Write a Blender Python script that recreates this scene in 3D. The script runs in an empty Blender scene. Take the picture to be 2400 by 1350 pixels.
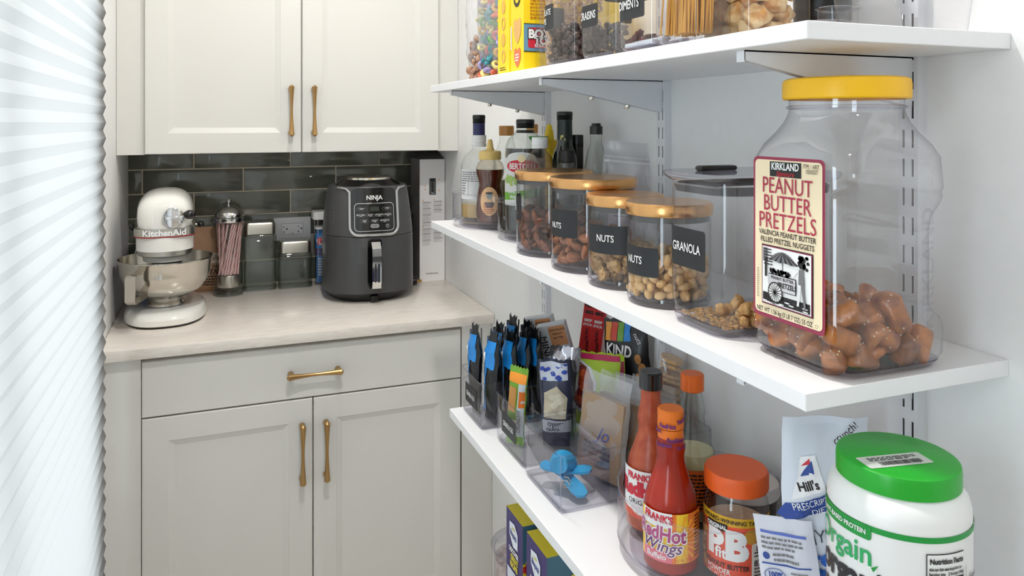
import bpy, bmesh, math, random
from mathutils import Vector, Matrix, Euler, noise
random.seed(7)
PI = math.pi
S = bpy.context.scene
COL = S.collection

# ------------------------------------------------------------------ camera
FPX, YAW, CYPX, CAMH = 1760.13, 0.3728, 287.8, 1.4633      # pixels of a 2400 x 1350 frame
cam = bpy.data.objects.new('camera', bpy.data.cameras.new('camera'))
COL.objects.link(cam)
cam.location = (0, 0, CAMH)
cam.rotation_euler = (PI / 2, 0, -YAW)
cam.data.sensor_width = 36
cam.data.lens = 36 * FPX / 2400
cam.data.shift_y = -(675 - CYPX) / 2400
cam.data.clip_start = 0.02
S.camera = cam

# ------------------------------------------------------------------ world, exposure
W = bpy.data.worlds.new('daylight'); S.world = W; W.use_nodes = True
W.node_tree.nodes['Background'].inputs[0].default_value = (0.76, 0.88, 1.0, 1)
W.node_tree.nodes['Background'].inputs[1].default_value = 5.7
S.view_settings.view_transform = 'Standard'
S.view_settings.look = 'None'
S.view_settings.gamma = 1
S.view_settings.use_curve_mapping = False
S.view_settings.exposure = 0.56
CEIL_WATT = 11.5
S.cycles.transparent_max_bounces = 48
S.cycles.max_bounces = 10
S.cycles.diffuse_bounces = 6
S.cycles.caustics_reflective = False
S.cycles.caustics_refractive = False
S.cycles.sample_clamp_indirect = 4.0

# ------------------------------------------------------------------ materials
def lin(c):
    return tuple(((x / 255) / 12.92 if x / 255 <= .04045 else ((x / 255 + .055) / 1.055) ** 2.4) for x in c)
MC = {}
def mat(rgb, rough=.5, metal=0, coat=0, spec=.5, sub=0, trans=0):
    k = (rgb, rough, metal, coat, spec, sub)
    if k in MC: return MC[k]
    m = bpy.data.materials.new('paint_%d' % len(MC)); m.use_nodes = True
    b = m.node_tree.nodes['Principled BSDF']
    b.inputs['Base Color'].default_value = (*lin(rgb), 1)
    b.inputs['Roughness'].default_value = rough
    b.inputs['Metallic'].default_value = metal
    b.inputs['Coat Weight'].default_value = coat
    b.inputs['Coat Roughness'].default_value = .05
    b.inputs['Specular IOR Level'].default_value = spec
    if sub:
        b.inputs['Subsurface Weight'].default_value = sub
        b.inputs['Subsurface Radius'].default_value = (.01, .006, .003)
    MC[k] = m
    return m
def noisy(name, rgb1, rgb2, scale=30, rough=.5, bump=0, bscale=None, detail=4, coat=0, metal=0, stretch=(1, 1, 1), lo=.35, hi=.65, bdist=.002, obj_var=0):
    m = bpy.data.materials.new(name); m.use_nodes = True
    nt = m.node_tree; N = nt.nodes; L = nt.links; b = N['Principled BSDF']
    tc = N.new('ShaderNodeTexCoord'); mp = N.new('ShaderNodeMapping'); mp.inputs['Scale'].default_value = stretch
    L.new(tc.outputs['Object'], mp.inputs[0])
    n = N.new('ShaderNodeTexNoise'); n.inputs['Scale'].default_value = scale; n.inputs['Detail'].default_value = detail
    L.new(mp.outputs[0], n.inputs['Vector'])
    r = N.new('ShaderNodeValToRGB')
    r.color_ramp.elements[0].position = lo; r.color_ramp.elements[1].position = hi
    r.color_ramp.elements[0].color = (*lin(rgb1), 1); r.color_ramp.elements[1].color = (*lin(rgb2), 1)
    L.new(n.outputs[0], r.inputs[0])
    out = r.outputs[0]
    if obj_var:
        oi = N.new('ShaderNodeObjectInfo'); hsv = N.new('ShaderNodeHueSaturation')
        ma = N.new('ShaderNodeMath'); ma.operation = 'MULTIPLY_ADD'; ma.inputs[1].default_value = obj_var; ma.inputs[2].default_value = 1 - obj_var / 2
        L.new(oi.outputs['Random'], ma.inputs[0]); L.new(ma.outputs[0], hsv.inputs['Value']); L.new(out, hsv.inputs['Color'])
        out = hsv.outputs[0]
    L.new(out, b.inputs['Base Color'])
    b.inputs['Roughness'].default_value = rough; b.inputs['Coat Weight'].default_value = coat; b.inputs['Metallic'].default_value = metal
    b.inputs['Coat Roughness'].default_value = .06
    if bump:
        n2 = N.new('ShaderNodeTexNoise'); n2.inputs['Scale'].default_value = bscale or scale; n2.inputs['Detail'].default_value = 3
        L.new(mp.outputs[0], n2.inputs['Vector'])
        bp = N.new('ShaderNodeBump'); bp.inputs['Strength'].default_value = bump; bp.inputs['Distance'].default_value = bdist
        L.new(n2.outputs[0], bp.inputs['Height']); L.new(bp.outputs[0], b.inputs['Normal'])
        if coat: L.new(bp.outputs[0], b.inputs['Coat Normal'])
    return m
def clear(name, tint=(.982, .982, .99), edge=(.74, .73, .80), rough=.02, gain=1.8, film=0, filmcol=(.9, .9, .9)):
    """thin clear plastic or glass: transmits straight, mirrors by fresnel, absorbs more at grazing angles"""
    m = bpy.data.materials.new(name); m.use_nodes = True
    nt = m.node_tree; N = nt.nodes; L = nt.links
    N.remove(N['Principled BSDF']); out = N['Material Output']
    lw = N.new('ShaderNodeLayerWeight'); lw.inputs[0].default_value = .5
    pw = N.new('ShaderNodeMath'); pw.operation = 'POWER'; pw.inputs[1].default_value = 4
    L.new(lw.outputs['Facing'], pw.inputs[0])
    mx = N.new('ShaderNodeMix'); mx.data_type = 'RGBA'
    mx.inputs[6].default_value = (*tint, 1); mx.inputs[7].default_value = (*edge, 1)
    L.new(pw.outputs[0], mx.inputs[0])
    tr = N.new('ShaderNodeBsdfTransparent'); L.new(mx.outputs[2], tr.inputs[0])
    gl = N.new('ShaderNodeBsdfGlossy'); gl.inputs['Roughness'].default_value = rough
    p5 = N.new('ShaderNodeMath'); p5.operation = 'POWER'; p5.inputs[1].default_value = 5      # Schlick: the same from both sides
    L.new(lw.outputs['Facing'], p5.inputs[0])
    g = N.new('ShaderNodeMath'); g.operation = 'MULTIPLY_ADD'; g.inputs[1].default_value = .9; g.inputs[2].default_value = .04 * gain; g.use_clamp = True
    L.new(p5.outputs[0], g.inputs[0])
    ms = N.new('ShaderNodeMixShader'); L.new(g.outputs[0], ms.inputs[0]); L.new(tr.outputs[0], ms.inputs[1]); L.new(gl.outputs[0], ms.inputs[2])
    fin = ms
    if film:
        df = N.new('ShaderNodeBsdfDiffuse'); df.inputs[0].default_value = (*filmcol, 1)
        m2 = N.new('ShaderNodeMixShader'); m2.inputs[0].default_value = film
        L.new(ms.outputs[0], m2.inputs[1]); L.new(df.outputs[0], m2.inputs[2]); fin = m2
    L.new(fin.outputs[0], out.inputs[0])
    return m

M_WALL = noisy('wall_paint', (238, 238, 237), (240, 240, 239), 40, .6)
M_CEIL = mat((244, 244, 242), .7)
M_FLOOR = noisy('floor_oak', (206, 198, 186), (222, 214, 204), 6, .4, stretch=(8, 1, 1))
M_CAB = mat((220, 218, 213), .38)
M_SHELF = mat((238, 238, 239), .35)
M_METALW = mat((226, 228, 232), .35)
M_GROUT = noisy('grout', (226, 214, 194), (234, 222, 202), 200, .8)
M_TILE = noisy('glazed_tile', (94, 97, 88), (112, 114, 103), 5, .10, .5, 12, 3, coat=.6, bdist=.0025, obj_var=.2)
M_STONE = None
M_BRASS = mat((186, 150, 100), .28, 1)
M_STEEL = mat((205, 200, 190), .14, 1)
M_BRUSH = mat((200, 196, 186), .30, 1)
M_CHROME = mat((225, 225, 225), .06, 1)
M_BLACK = mat((16, 16, 17), .35)
M_BLACKG = mat((10, 10, 11), .12, coat=.5)
M_WHITE = mat((240, 240, 238), .4)
M_WHITEG = mat((240, 238, 232), .14, coat=.6)
M_DARKLINE = mat((25, 24, 22), .8)
M_GOLDLID = mat((226, 172, 112), .26, 1)
M_LABELB = mat((33, 35, 38), .5)
M_CLEAR = clear('clear_acrylic')
M_CLEARR = clear('acrylic_edge', (.91, .905, .945), (.58, .57, .67), gain=2.2)
M_GLASS = clear('clear_glass', (.96, .975, .965), (.55, .6, .57), gain=1.6)
M_GREENGL = clear('pale_green_glass', (.945, .97, .955), (.5, .6, .55), gain=1.6)
M_SMOKE = clear('smoked_glass', (.86, .89, .87), (.5, .54, .52), gain=1.8)
M_FILM = clear('plastic_film', (.95, .95, .965), (.66, .66, .72), rough=.12, gain=2.0, film=.13)
M_FILM2 = clear('cloudy_film', (.95, .95, .97), (.7, .7, .76), rough=.2, gain=1.8, film=.16, filmcol=(.95, .95, .97))
def stone():
    m = bpy.data.materials.new('quartzite'); m.use_nodes = True
    nt = m.node_tree; N = nt.nodes; L = nt.links; b = N['Principled BSDF']
    tc = N.new('ShaderNodeTexCoord'); mp = N.new('ShaderNodeMapping'); mp.inputs['Scale'].default_value = (5, 26, 26)
    mp.inputs['Rotation'].default_value = (0, 0, .12)
    L.new(tc.outputs['Object'], mp.inputs[0])
    a = N.new('ShaderNodeTexNoise'); a.inputs['Scale'].default_value = 3.5; a.inputs['Detail'].default_value = 8; a.inputs['Distortion'].default_value = 1.2
    L.new(mp.outputs[0], a.inputs[0])
    r = N.new('ShaderNodeValToRGB'); r.color_ramp.elements[0].position = .32; r.color_ramp.elements[1].position = .62
    r.color_ramp.elements[0].color = (*lin((222, 214, 204)), 1); r.color_ramp.elements[1].color = (*lin((234, 227, 218)), 1)
    e = r.color_ramp.elements.new(.46); e.color = (*lin((229, 221, 212)), 1)
    L.new(a.outputs[0], r.inputs[0]); L.new(r.outputs[0], b.inputs['Base Color'])
    b.inputs['Roughness'].default_value = .22
    return m
M_STONE = stone()

# ------------------------------------------------------------------ mesh helpers
class MB:
    def __init__(s): s.v = []; s.f = []; s.m = []; s.s = []; s.mats = []
    def add(s, vf, material, smooth=True, M=None):
        vs, fs = vf
        k = len(s.v)
        s.v += [tuple(M @ Vector(v)) for v in vs] if M is not None else [tuple(v) for v in vs]
        if material not in s.mats: s.mats.append(material)
        i = s.mats.index(material)
        for f in fs:
            s.f.append([a + k for a in f]); s.m.append(i); s.s.append(smooth)
        return s
def mesh_of(mb, name):
    me = bpy.data.meshes.new(name)
    me.from_pydata(mb.v, [], mb.f)
    for m in mb.mats: me.materials.append(m)
    me.polygons.foreach_set('material_index', mb.m)
    me.polygons.foreach_set('use_smooth', mb.s)
    me.update()
    return me
def obj(name, mb, parent=None, sharp=35):
    me = mb if isinstance(mb, bpy.types.Mesh) else mesh_of(mb, name)
    if not isinstance(mb, bpy.types.Mesh) and any(mb.s):
        me.set_sharp_from_angle(angle=math.radians(sharp))
    o = bpy.data.objects.new(name, me); COL.objects.link(o)
    if parent is not None: o.parent = parent
    return o
def tag(o, label, cat, group=None):
    o['label'] = label; o['category'] = cat
    if group: o['group'] = group
    return o
def thing(name, label, cat, loc=(0, 0, 0), rz=0, group=None, tilt=(0, 0)):
    o = bpy.data.objects.new(name, None); COL.objects.link(o)
    o.empty_display_size = .02
    o.location = loc; o.rotation_euler = (tilt[0], tilt[1], rz)
    return tag(o, label, cat, group)
def solo(name, mb, label, cat, loc=(0, 0, 0), rot=(0, 0, 0), group=None):
    o = obj(name, mb); o.location = loc; o.rotation_euler = rot
    return tag(o, label, cat, group)
def struct(name, mb, parent=None):
    o = obj(name, mb, parent)
    if parent is None: o['kind'] = 'structure'
    return o
BXC = {}
def bx(x0, y0, z0, x1, y1, z1, b=0, seg=2):
    if b <= 0:
        v = [(x, y, z) for z in (z0, z1) for y in (y0, y1) for x in (x0, x1)]
        return v, [(0, 2, 3, 1), (4, 5, 7, 6), (0, 1, 5, 4), (2, 6, 7, 3), (0, 4, 6, 2), (1, 3, 7, 5)]
    bm = bmesh.new(); bmesh.ops.create_cube(bm, size=1)
    for v in bm.verts: v.co = Vector(((x0 + x1) / 2 + v.co.x * (x1 - x0), (y0 + y1) / 2 + v.co.y * (y1 - y0), (z0 + z1) / 2 + v.co.z * (z1 - z0)))
    b = min(b, abs(x1 - x0) * .49, abs(y1 - y0) * .49, abs(z1 - z0) * .49)
    bmesh.ops.bevel(bm, geom=bm.edges[:], offset=b, segments=seg, affect='EDGES', profile=.5)
    bm.verts.index_update()
    r = [tuple(v.co) for v in bm.verts], [[v.index for v in f.verts] for f in bm.faces]
    bm.free(); return r
def loft(rings, c0=True, c1=True):
    n = len(rings[0]); v = [p for r in rings for p in r]; f = []
    for i in range(len(rings) - 1):
        for j in range(n):
            k = (j + 1) % n
            f.append((i * n + j, i * n + k, (i + 1) * n + k, (i + 1) * n + j))
    if c0: f.append(tuple(range(n - 1, -1, -1)))
    if c1: f.append(tuple((len(rings) - 1) * n + j for j in range(n)))
    return v, f
def lathe(prof, n=32, c0=False, c1=False, cx=0, cy=0):
    return loft([[(cx + r * math.cos(2 * PI * j / n), cy + r * math.sin(2 * PI * j / n), z) for j in range(n)] for r, z in prof], c0, c1)
def rr(w, d, r, n=6):
    r = max(1e-4, min(r, w / 2 - 1e-5, d / 2 - 1e-5)); P = []
    for (sx, sy, a0) in ((1, 1, 0), (-1, 1, PI / 2), (-1, -1, PI), (1, -1, 3 * PI / 2)):
        for i in range(n + 1):
            a = a0 + PI / 2 * i / n
            P.append((sx * (w / 2 - r) + r * math.cos(a), sy * (d / 2 - r) + r * math.sin(a)))
    return P
def rings_rr(levels, n=6):      # levels: (z, w, d, r[, ox, oy])
    out = []
    for l in levels:
        z, w, d, r = l[:4]; ox, oy = (l[4], l[5]) if len(l) > 4 else (0, 0)
        out.append([(x + ox, y + oy, z) for x, y in rr(w, d, r, n)])
    return out
def tube(path, r, n=8, caps=True, closed=False):
    path = [Vector(p) for p in path]; R = r if isinstance(r, (list, tuple)) else [r] * len(path)
    rings = []; up = None; m = len(path)
    for i, p in enumerate(path):
        a = path[(i - 1) % m] if (closed or i > 0) else p
        b = path[(i + 1) % m] if (closed or i < m - 1) else p
        t = (b - a).normalized()
        if up is None: up = t.orthogonal().normalized()
        up = (up - t * up.dot(t)).normalized(); sd = t.cross(up)
        rings.append([tuple(p + (up * math.cos(2 * PI * j / n) + sd * math.sin(2 * PI * j / n)) * R[i]) for j in range(n)])
    if closed: rings.append(rings[0]); return loft(rings, False, False)
    return loft(rings, caps, caps)
def blob(rx, ry, rz, sub=2, amp=.15, fr=1.5, seed=0):
    bm = bmesh.new(); bmesh.ops.create_icosphere(bm, subdivisions=sub, radius=1)
    o = Vector((seed * 13.1, seed * 7.7, seed * 3.3))
    v = []
    for q in bm.verts:
        k = 1 + amp * noise.noise(q.co * fr + o)
        v.append((q.co.x * rx * k, q.co.y * ry * k, q.co.z * rz * k))
    bm.verts.index_update()
    f = [[a.index for a in q.verts] for q in bm.faces]; bm.free(); return v, f
TXC = {}
def tgeo(s, size, bold=0, sx=1, align='CENTER', shear=0, step=0):
    k = (s, bold, align, shear, step)
    if k not in TXC:
        cu = bpy.data.curves.new('lettering', 'FONT'); cu.body = s; cu.size = 1; cu.align_x = align; cu.align_y = 'CENTER'
        cu.resolution_u = 3; cu.offset = bold; cu.shear = shear; cu.space_line = .8
        o = bpy.data.objects.new('lettering', cu); me = o.to_mesh()
        if step:                                   # cut into strips so the print can follow a curved surface
            bm = bmesh.new(); bm.from_mesh(me)
            for ax in (0, 1):
                c = [v.co[ax] for v in bm.verts]
                if not c: break
                q = min(c) + step
                while q < max(c):
                    co = [0, 0, 0]; no = [0, 0, 0]; co[ax] = q; no[ax] = 1
                    bmesh.ops.bisect_plane(bm, geom=bm.verts[:] + bm.edges[:] + bm.faces[:], plane_co=co, plane_no=no, dist=1e-5); q += step
            bm.verts.index_update(); TXC[k] = ([tuple(v.co) for v in bm.verts], [[v.index for v in f.verts] for f in bm.faces]); bm.free()
        else: TXC[k] = ([tuple(v.co) for v in me.vertices], [list(p.vertices) for p in me.polygons])
        o.to_mesh_clear(); bpy.data.objects.remove(o); bpy.data.curves.remove(cu)
    v, f = TXC[k]
    return [(a[0] * size * sx, a[1] * size) for a in v], f
def flat(o, U, V):
    o, U, V = Vector(o), Vector(U), Vector(V); Nn = U.cross(V).normalized()
    f = lambda u, v, off: tuple(o + U * u + V * v + Nn * off)
    f.isflat = True; return f
def front(x, y, z): return flat((x, y, z), (1, 0, 0), (0, 0, 1))     # face looking to -Y
def left(x, y, z): return flat((x, y, z), (0, -1, 0), (0, 0, 1))     # face looking to -X
def topf(x, y, z, a=0): return flat((x, y, z), (math.cos(a), math.sin(a), 0), (-math.sin(a), math.cos(a), 0))
def cyl(r, a0, z0=0, cx=0, cy=0):
    def f(u, v, off):
        a = a0 + u / r; R = r + off
        return (cx + R * math.cos(a), cy + R * math.sin(a), z0 + v)
    return f
class Dec:
    """flat print laid on a surface: u across, v up, in metres"""
    STEP = .00035
    def __init__(s, mp, base=.0004): s.mb = MB(); s.mp = mp; s.b = base; s.curved = not getattr(mp, 'isflat', False)
    def o(s, l): return s.b + l * Dec.STEP
    def rect(s, u0, v0, u1, v1, m, l=0, nu=1, nv=1):
        vs = [s.mp(u0 + (u1 - u0) * i / nu, v0 + (v1 - v0) * j / nv, s.o(l)) for j in range(nv + 1) for i in range(nu + 1)]
        fs = [(j * (nu + 1) + i, j * (nu + 1) + i + 1, (j + 1) * (nu + 1) + i + 1, (j + 1) * (nu + 1) + i) for j in range(nv) for i in range(nu)]
        s.mb.add((vs, fs), m, nu > 1); return s
    def rrect(s, u0, v0, u1, v1, r, m, l=0, nu=8):
        us = [u0 + r * (1 - math.cos(PI / 2 * i / 4)) for i in range(5)]
        us += [u0 + r + (u1 - u0 - 2 * r) * i / nu for i in range(1, nu)]
        us += [u1 - r * (1 - math.cos(PI / 2 * i / 4)) for i in range(4, -1, -1)]
        vs = []
        for u in us:
            e = min(u - u0, u1 - u); k = 0 if e >= r else r - math.sqrt(max(0, r * r - (r - e) ** 2))
            vs += [s.mp(u, v0 + k, s.o(l)), s.mp(u, v1 - k, s.o(l))]
        s.mb.add((vs, [(2 * i, 2 * i + 2, 2 * i + 3, 2 * i + 1) for i in range(len(us) - 1)]), m, True); return s
    def poly(s, pts, m, l=1):
        cu = sum(p[0] for p in pts) / len(pts); cv = sum(p[1] for p in pts) / len(pts); K = 1
        ext = max(max(p[0] for p in pts) - min(p[0] for p in pts), max(p[1] for p in pts) - min(p[1] for p in pts))
        if s.curved and ext > .009:
            K = max(2, min(6, int(ext / .007))); q = []
            for i, a in enumerate(pts):
                b = pts[(i + 1) % len(pts)]; k = max(1, int(math.hypot(b[0] - a[0], b[1] - a[1]) / .006))
                q += [(a[0] + (b[0] - a[0]) * j / k, a[1] + (b[1] - a[1]) * j / k) for j in range(k)]
            pts = q
        n = len(pts); vs = [s.mp(cu, cv, s.o(l))]
        for j in range(1, K + 1): vs += [s.mp(cu + (u - cu) * j / K, cv + (v - cv) * j / K, s.o(l)) for u, v in pts]
        fs = [(0, i + 1, (i + 1) % n + 1) for i in range(n)]
        for j in range(1, K): fs += [(1 + (j - 1) * n + i, 1 + j * n + i, 1 + j * n + (i + 1) % n, 1 + (j - 1) * n + (i + 1) % n) for i in range(n)]
        s.mb.add((vs, fs), m, False); return s
    def ell(s, u, v, ru, rv, m, l=1, n=20):
        return s.poly([(u + ru * math.cos(2 * PI * i / n), v + rv * math.sin(2 * PI * i / n)) for i in range(n)], m, l)
    def ring(s, u, v, ru, rv, t, m, l=1, n=24):
        a = [(u + ru * math.cos(2 * PI * i / n), v + rv * math.sin(2 * PI * i / n)) for i in range(n)]
        b = [(u + (ru - t) * math.cos(2 * PI * i / n), v + (rv - t) * math.sin(2 * PI * i / n)) for i in range(n)]
        vs = [s.mp(*p, s.o(l)) for p in a] + [s.mp(*p, s.o(l)) for p in b]
        s.mb.add((vs, [(i, (i + 1) % n, n + (i + 1) % n, n + i) for i in range(n)]), m, False); return s
    def text(s, t, u, v, size, m, l=2, bold=0, sx=1, align='CENTER', rot=0, shear=0):
        vs, fs = tgeo(t, size, bold, sx, align, shear, round(.0035 / size, 2) if s.curved and size > .006 else 0); c, q = math.cos(rot), math.sin(rot)
        s.mb.add(([s.mp(u + a * c - b * q, v + a * q + b * c, s.o(l)) for a, b in vs], fs), m, False); return s
    def small(s, u0, v0, u1, rows, pitch, m, l=2, seed=0, th=.45):
        """rows of print too small to read: broken thin bars"""
        R = random.Random(seed)
        for i in range(rows):
            u = u0; v = v0 - i * pitch; end = u1 - (u1 - u0) * R.random() * .3
            while u < end:
                w = min((u1 - u0) * R.uniform(.05, .16), end - u)
                s.rect(u, v, u + w, v + pitch * th, m, l); u += w + (u1 - u0) * .025
        return s
    def bars(s, u0, v0, u1, v1, m, l=2, seed=1, vert=True):
        R = random.Random(seed); a, b = (u0, u1) if vert else (v0, v1); p = a; L = b - a
        while p < b:
            w = L * R.choice((.012, .02, .03))
            if vert: s.rect(p, v0, min(p + w, b), v1, m, l)
            else: s.rect(u0, p, u1, min(p + w, b), m, l)
            p += w + L * R.choice((.012, .02))
        return s
def place(name, meshes, spots, label, cat, group):
    """one object per countable piece; look-alikes share mesh data"""
    src = [bpy.data.objects.new(name, me) for me in meshes]
    for i, (p, rot, sc) in enumerate(spots):
        o = src[i % len(src)].copy(); COL.objects.link(o)
        o.location = p; o.rotation_euler = rot; o.scale = (sc, sc, sc)
        o['label'] = label; o['category'] = cat; o['group'] = group
    for o in src: bpy.data.objects.remove(o)
def rrot(R): return (R.uniform(0, 6.28), R.uniform(0, 6.28), R.uniform(0, 6.28))
def pack(n, sample, r, z0, seed=0, tries=14, zmax=9):
    """drop n balls of radius r one by one into a container, each into the lowest of a few gaps"""
    R = random.Random(seed); P = []
    for _ in range(n):
        best = None
        for t in range(tries):
            x, y = sample(R); z = z0 + r
            for (a, b, c) in P:
                d2 = (a - x) ** 2 + (b - y) ** 2
                if d2 < 4 * r * r: z = max(z, c + math.sqrt(4 * r * r - d2))
            if best is None or z < best[2]: best = (x, y, z)
        if best[2] + r * .6 < zmax: P.append(best)
    return P
def in_disc(cx, cy, r):
    def f(R):
        a = R.uniform(0, 2 * PI); q = r * math.sqrt(R.random()); return cx + q * math.cos(a), cy + q * math.sin(a)
    return f
def in_box(x0, y0, x1, y1): return lambda R: (R.uniform(x0, x1), R.uniform(y0, y1))

# ------------------------------------------------------------------ the place: measures in metres
XL, XW, YB, YC, YU, YD = -.2704, .745, 2.697, 2.040, 2.397, 2.062
ZC, ZU, ZT, ZM, ZB = .9114, 1.3708, 1.554, 1.2236, .893
CEIL, YF = 2.50, -1.30
# floor, ceiling, walls
struct('floor', MB().add(bx(XL - .1, YF - .1, -.05, XW + .1, YB + .1, 0), M_FLOOR, False))
struct('ceiling', MB().add(bx(XL - .1, YF - .1, CEIL, XW + .1, YB + .1, CEIL + .05), M_CEIL, False))
struct('wall_right', MB().add(bx(XW, YF - .1, 0, XW + .1, YB + .1, CEIL), M_WALL, False))
struct('wall_front', MB().add(bx(XL, YF - .1, 0, XW, YF, CEIL), M_WALL, False))
WY0, WY1, WZ0, WZ1 = .35, 1.88, .36, 2.12
VY0, VY1, VZ0, VZ1 = .00, .27, .95, 1.75  # opening of the added fill window, out of view
mb = MB()
for a in ((YF - .1, 0, VY0, CEIL), (VY1, 0, WY0, CEIL), (VY0, 0, VY1, VZ0), (VY0, VZ1, VY1, CEIL), (WY1, 0, YB + .1, CEIL), (WY0, 0, WY1, WZ0), (WY0, WZ1, WY1, CEIL)):
    mb.add(bx(XL - .1, a[0], a[1], XL, a[2], a[3]), M_WALL, False)
struct('wall_left', mb)
wb = struct('wall_back', MB().add(bx(XL, YB + .0020, 0, XW, YB + .1, CEIL), M_GROUT, False))
# tiles, each its own piece
G0, PIT, TW = 1.3104, .0786, .3078
def tile_mesh(w, h):
    b = MB(); b.add(bx(-w / 2, -.0075, -h / 2, w / 2, 0, h / 2, .0012, 2), M_TILE); return mesh_of(b, 'tile')
TM = {}
for row in range(-1, 6):
    z1 = G0 - PIT * (row - 1) - .0021; z0 = z1 - PIT + .0042
    if row == -1: continue
    off = -.229 if row % 2 == 1 else -.229 + TW / 2
    x = off - TW
    while x < XW:
        a, b = max(x + .0021, XL + .001), min(x + TW - .0021, XW - .001)
        if b - a > .006:
            k = (round(b - a, 4), round(z1 - z0, 4))
            if k not in TM: TM[k] = tile_mesh(*k)
            o = obj('tile', TM[k], wb); o.location = ((a + b) / 2, YB + .007, (z0 + z1) / 2)
            o.rotation_euler = (random.uniform(-.004, .004), 0, random.uniform(-.003, .003))
        x += TW
# window with its panes, an added unseen fill window, then the pleated shade
w1 = struct('window_1', MB().add(bx(XL - .08, WY0, WZ0, XL - .05, WY0 + .05, WZ1), M_WHITE, False).add(bx(XL - .08, WY1 - .05, WZ0, XL - .05, WY1, WZ1), M_WHITE, False)
    .add(bx(XL - .08, WY0, WZ0, XL - .05, WY1, WZ0 + .05), M_WHITE, False).add(bx(XL - .08, WY0, WZ1 - .05, XL - .05, WY1, WZ1), M_WHITE, False)
    .add(bx(XL - .08, (WY0 + WY1) / 2 - .02, WZ0, XL - .05, (WY0 + WY1) / 2 + .02, WZ1), M_WHITE, False))
for a, b in ((WY0 + .05, (WY0 + WY1) / 2 - .02), ((WY0 + WY1) / 2 + .02, WY1 - .05)):
    obj('window_pane', MB().add(bx(XL - .067, a, WZ0 + .05, XL - .064, b, WZ1 - .05), clear('window_glass', (.98, .99, .98), (.8, .85, .83), gain=1)), w1)
w2 = struct('added_fill_window', MB().add(bx(XL - .08, VY0, VZ0, XL - .05, VY0 + .03, VZ1), M_WHITE, False).add(bx(XL - .08, VY1 - .03, VZ0, XL - .05, VY1, VZ1), M_WHITE, False)  # bare window added out of view to let in fill daylight
    .add(bx(XL - .08, VY0, VZ0, XL - .05, VY1, VZ0 + .03), M_WHITE, False).add(bx(XL - .08, VY0, VZ1 - .03, XL - .05, VY1, VZ1), M_WHITE, False))
obj('window_pane', MB().add(bx(XL - .067, VY0 + .03, VZ0 + .03, XL - .064, VY1 - .03, VZ1 - .03), clear('window_glass', (.98, .99, .98), (.8, .85, .83), gain=1)), w2)
def shade_mat():
    m = bpy.data.materials.new('shade_cloth'); m.use_nodes = True
    nt = m.node_tree; N = nt.nodes; L = nt.links; N.remove(N['Principled BSDF'])
    d = N.new('ShaderNodeBsdfDiffuse'); d.inputs[0].default_value = (.30, .30, .295, 1)
    t = N.new('ShaderNodeBsdfTranslucent'); t.inputs[0].default_value = (.31, .286, .266, 1)
    mx = N.new('ShaderNodeMixShader'); mx.inputs[0].default_value = .5
    L.new(d.outputs[0], mx.inputs[1]); L.new(t.outputs[0], mx.inputs[2]); L.new(mx.outputs[0], N['Material Output'].inputs[0])
    return m
M_SHADE = shade_mat()
sh = thing('pleated_shade', 'white pleated fabric shade hanging over the window on the left', 'window shade', (-.243, 1.02, .30))
Y0s, Y1s, pit = -.72, .925, .036
vs, fs = [], []
npl = 52
for i in range(2 * npl + 1):
    z = .03 + i * pit / 2; x = .0032 if i % 2 else -.0032
    vs += [(x, Y0s, z), (x, Y1s, z)]
for i in range(2 * npl): fs.append((2 * i, 2 * i + 1, 2 * i + 3, 2 * i + 2))
obj('pleated_cloth', MB().add((vs, fs), M_SHADE, False), sh)
obj('bottom_rail', MB().add(bx(-.012, Y0s, 0, .012, Y1s, .031, .003), M_WHITE), sh)
obj('head_rail', MB().add(bx(-.022, Y0s, .03 + npl * pit, .02, Y1s, .03 + npl * pit + .04, .004), M_WHITE), sh)
# unseen ceiling lamps, invented to supply the lamplight; two brighten counter and shelves
for i, (lx, ly, wt) in enumerate(((.25, 1.78, .33), (.24, .92, .75), (.22, -.55, .16))):
    t = thing('unseen_ceiling_light', ('added unseen round ceiling light over the counter end of the pantry', 'added unseen round ceiling light over the middle of the shelves', 'unseen round recessed ceiling light behind the camera')[i], 'ceiling light', (lx, ly, CEIL - .012))
    obj('trim_ring', MB().add(lathe([(.075, .012), (.075, .002), (.07, 0), (.055, .004), (.052, .012)], 32), M_WHITE), t)
    ld = bpy.data.lights.new('lamp', 'AREA'); ld.shape = 'DISK'; ld.size = .10; ld.energy = CEIL_WATT * wt; ld.color = (1.0, .975, .945)
    lo = bpy.data.objects.new('lamp', ld); COL.objects.link(lo); lo.parent = t; lo.location = (0, 0, .002)

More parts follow.
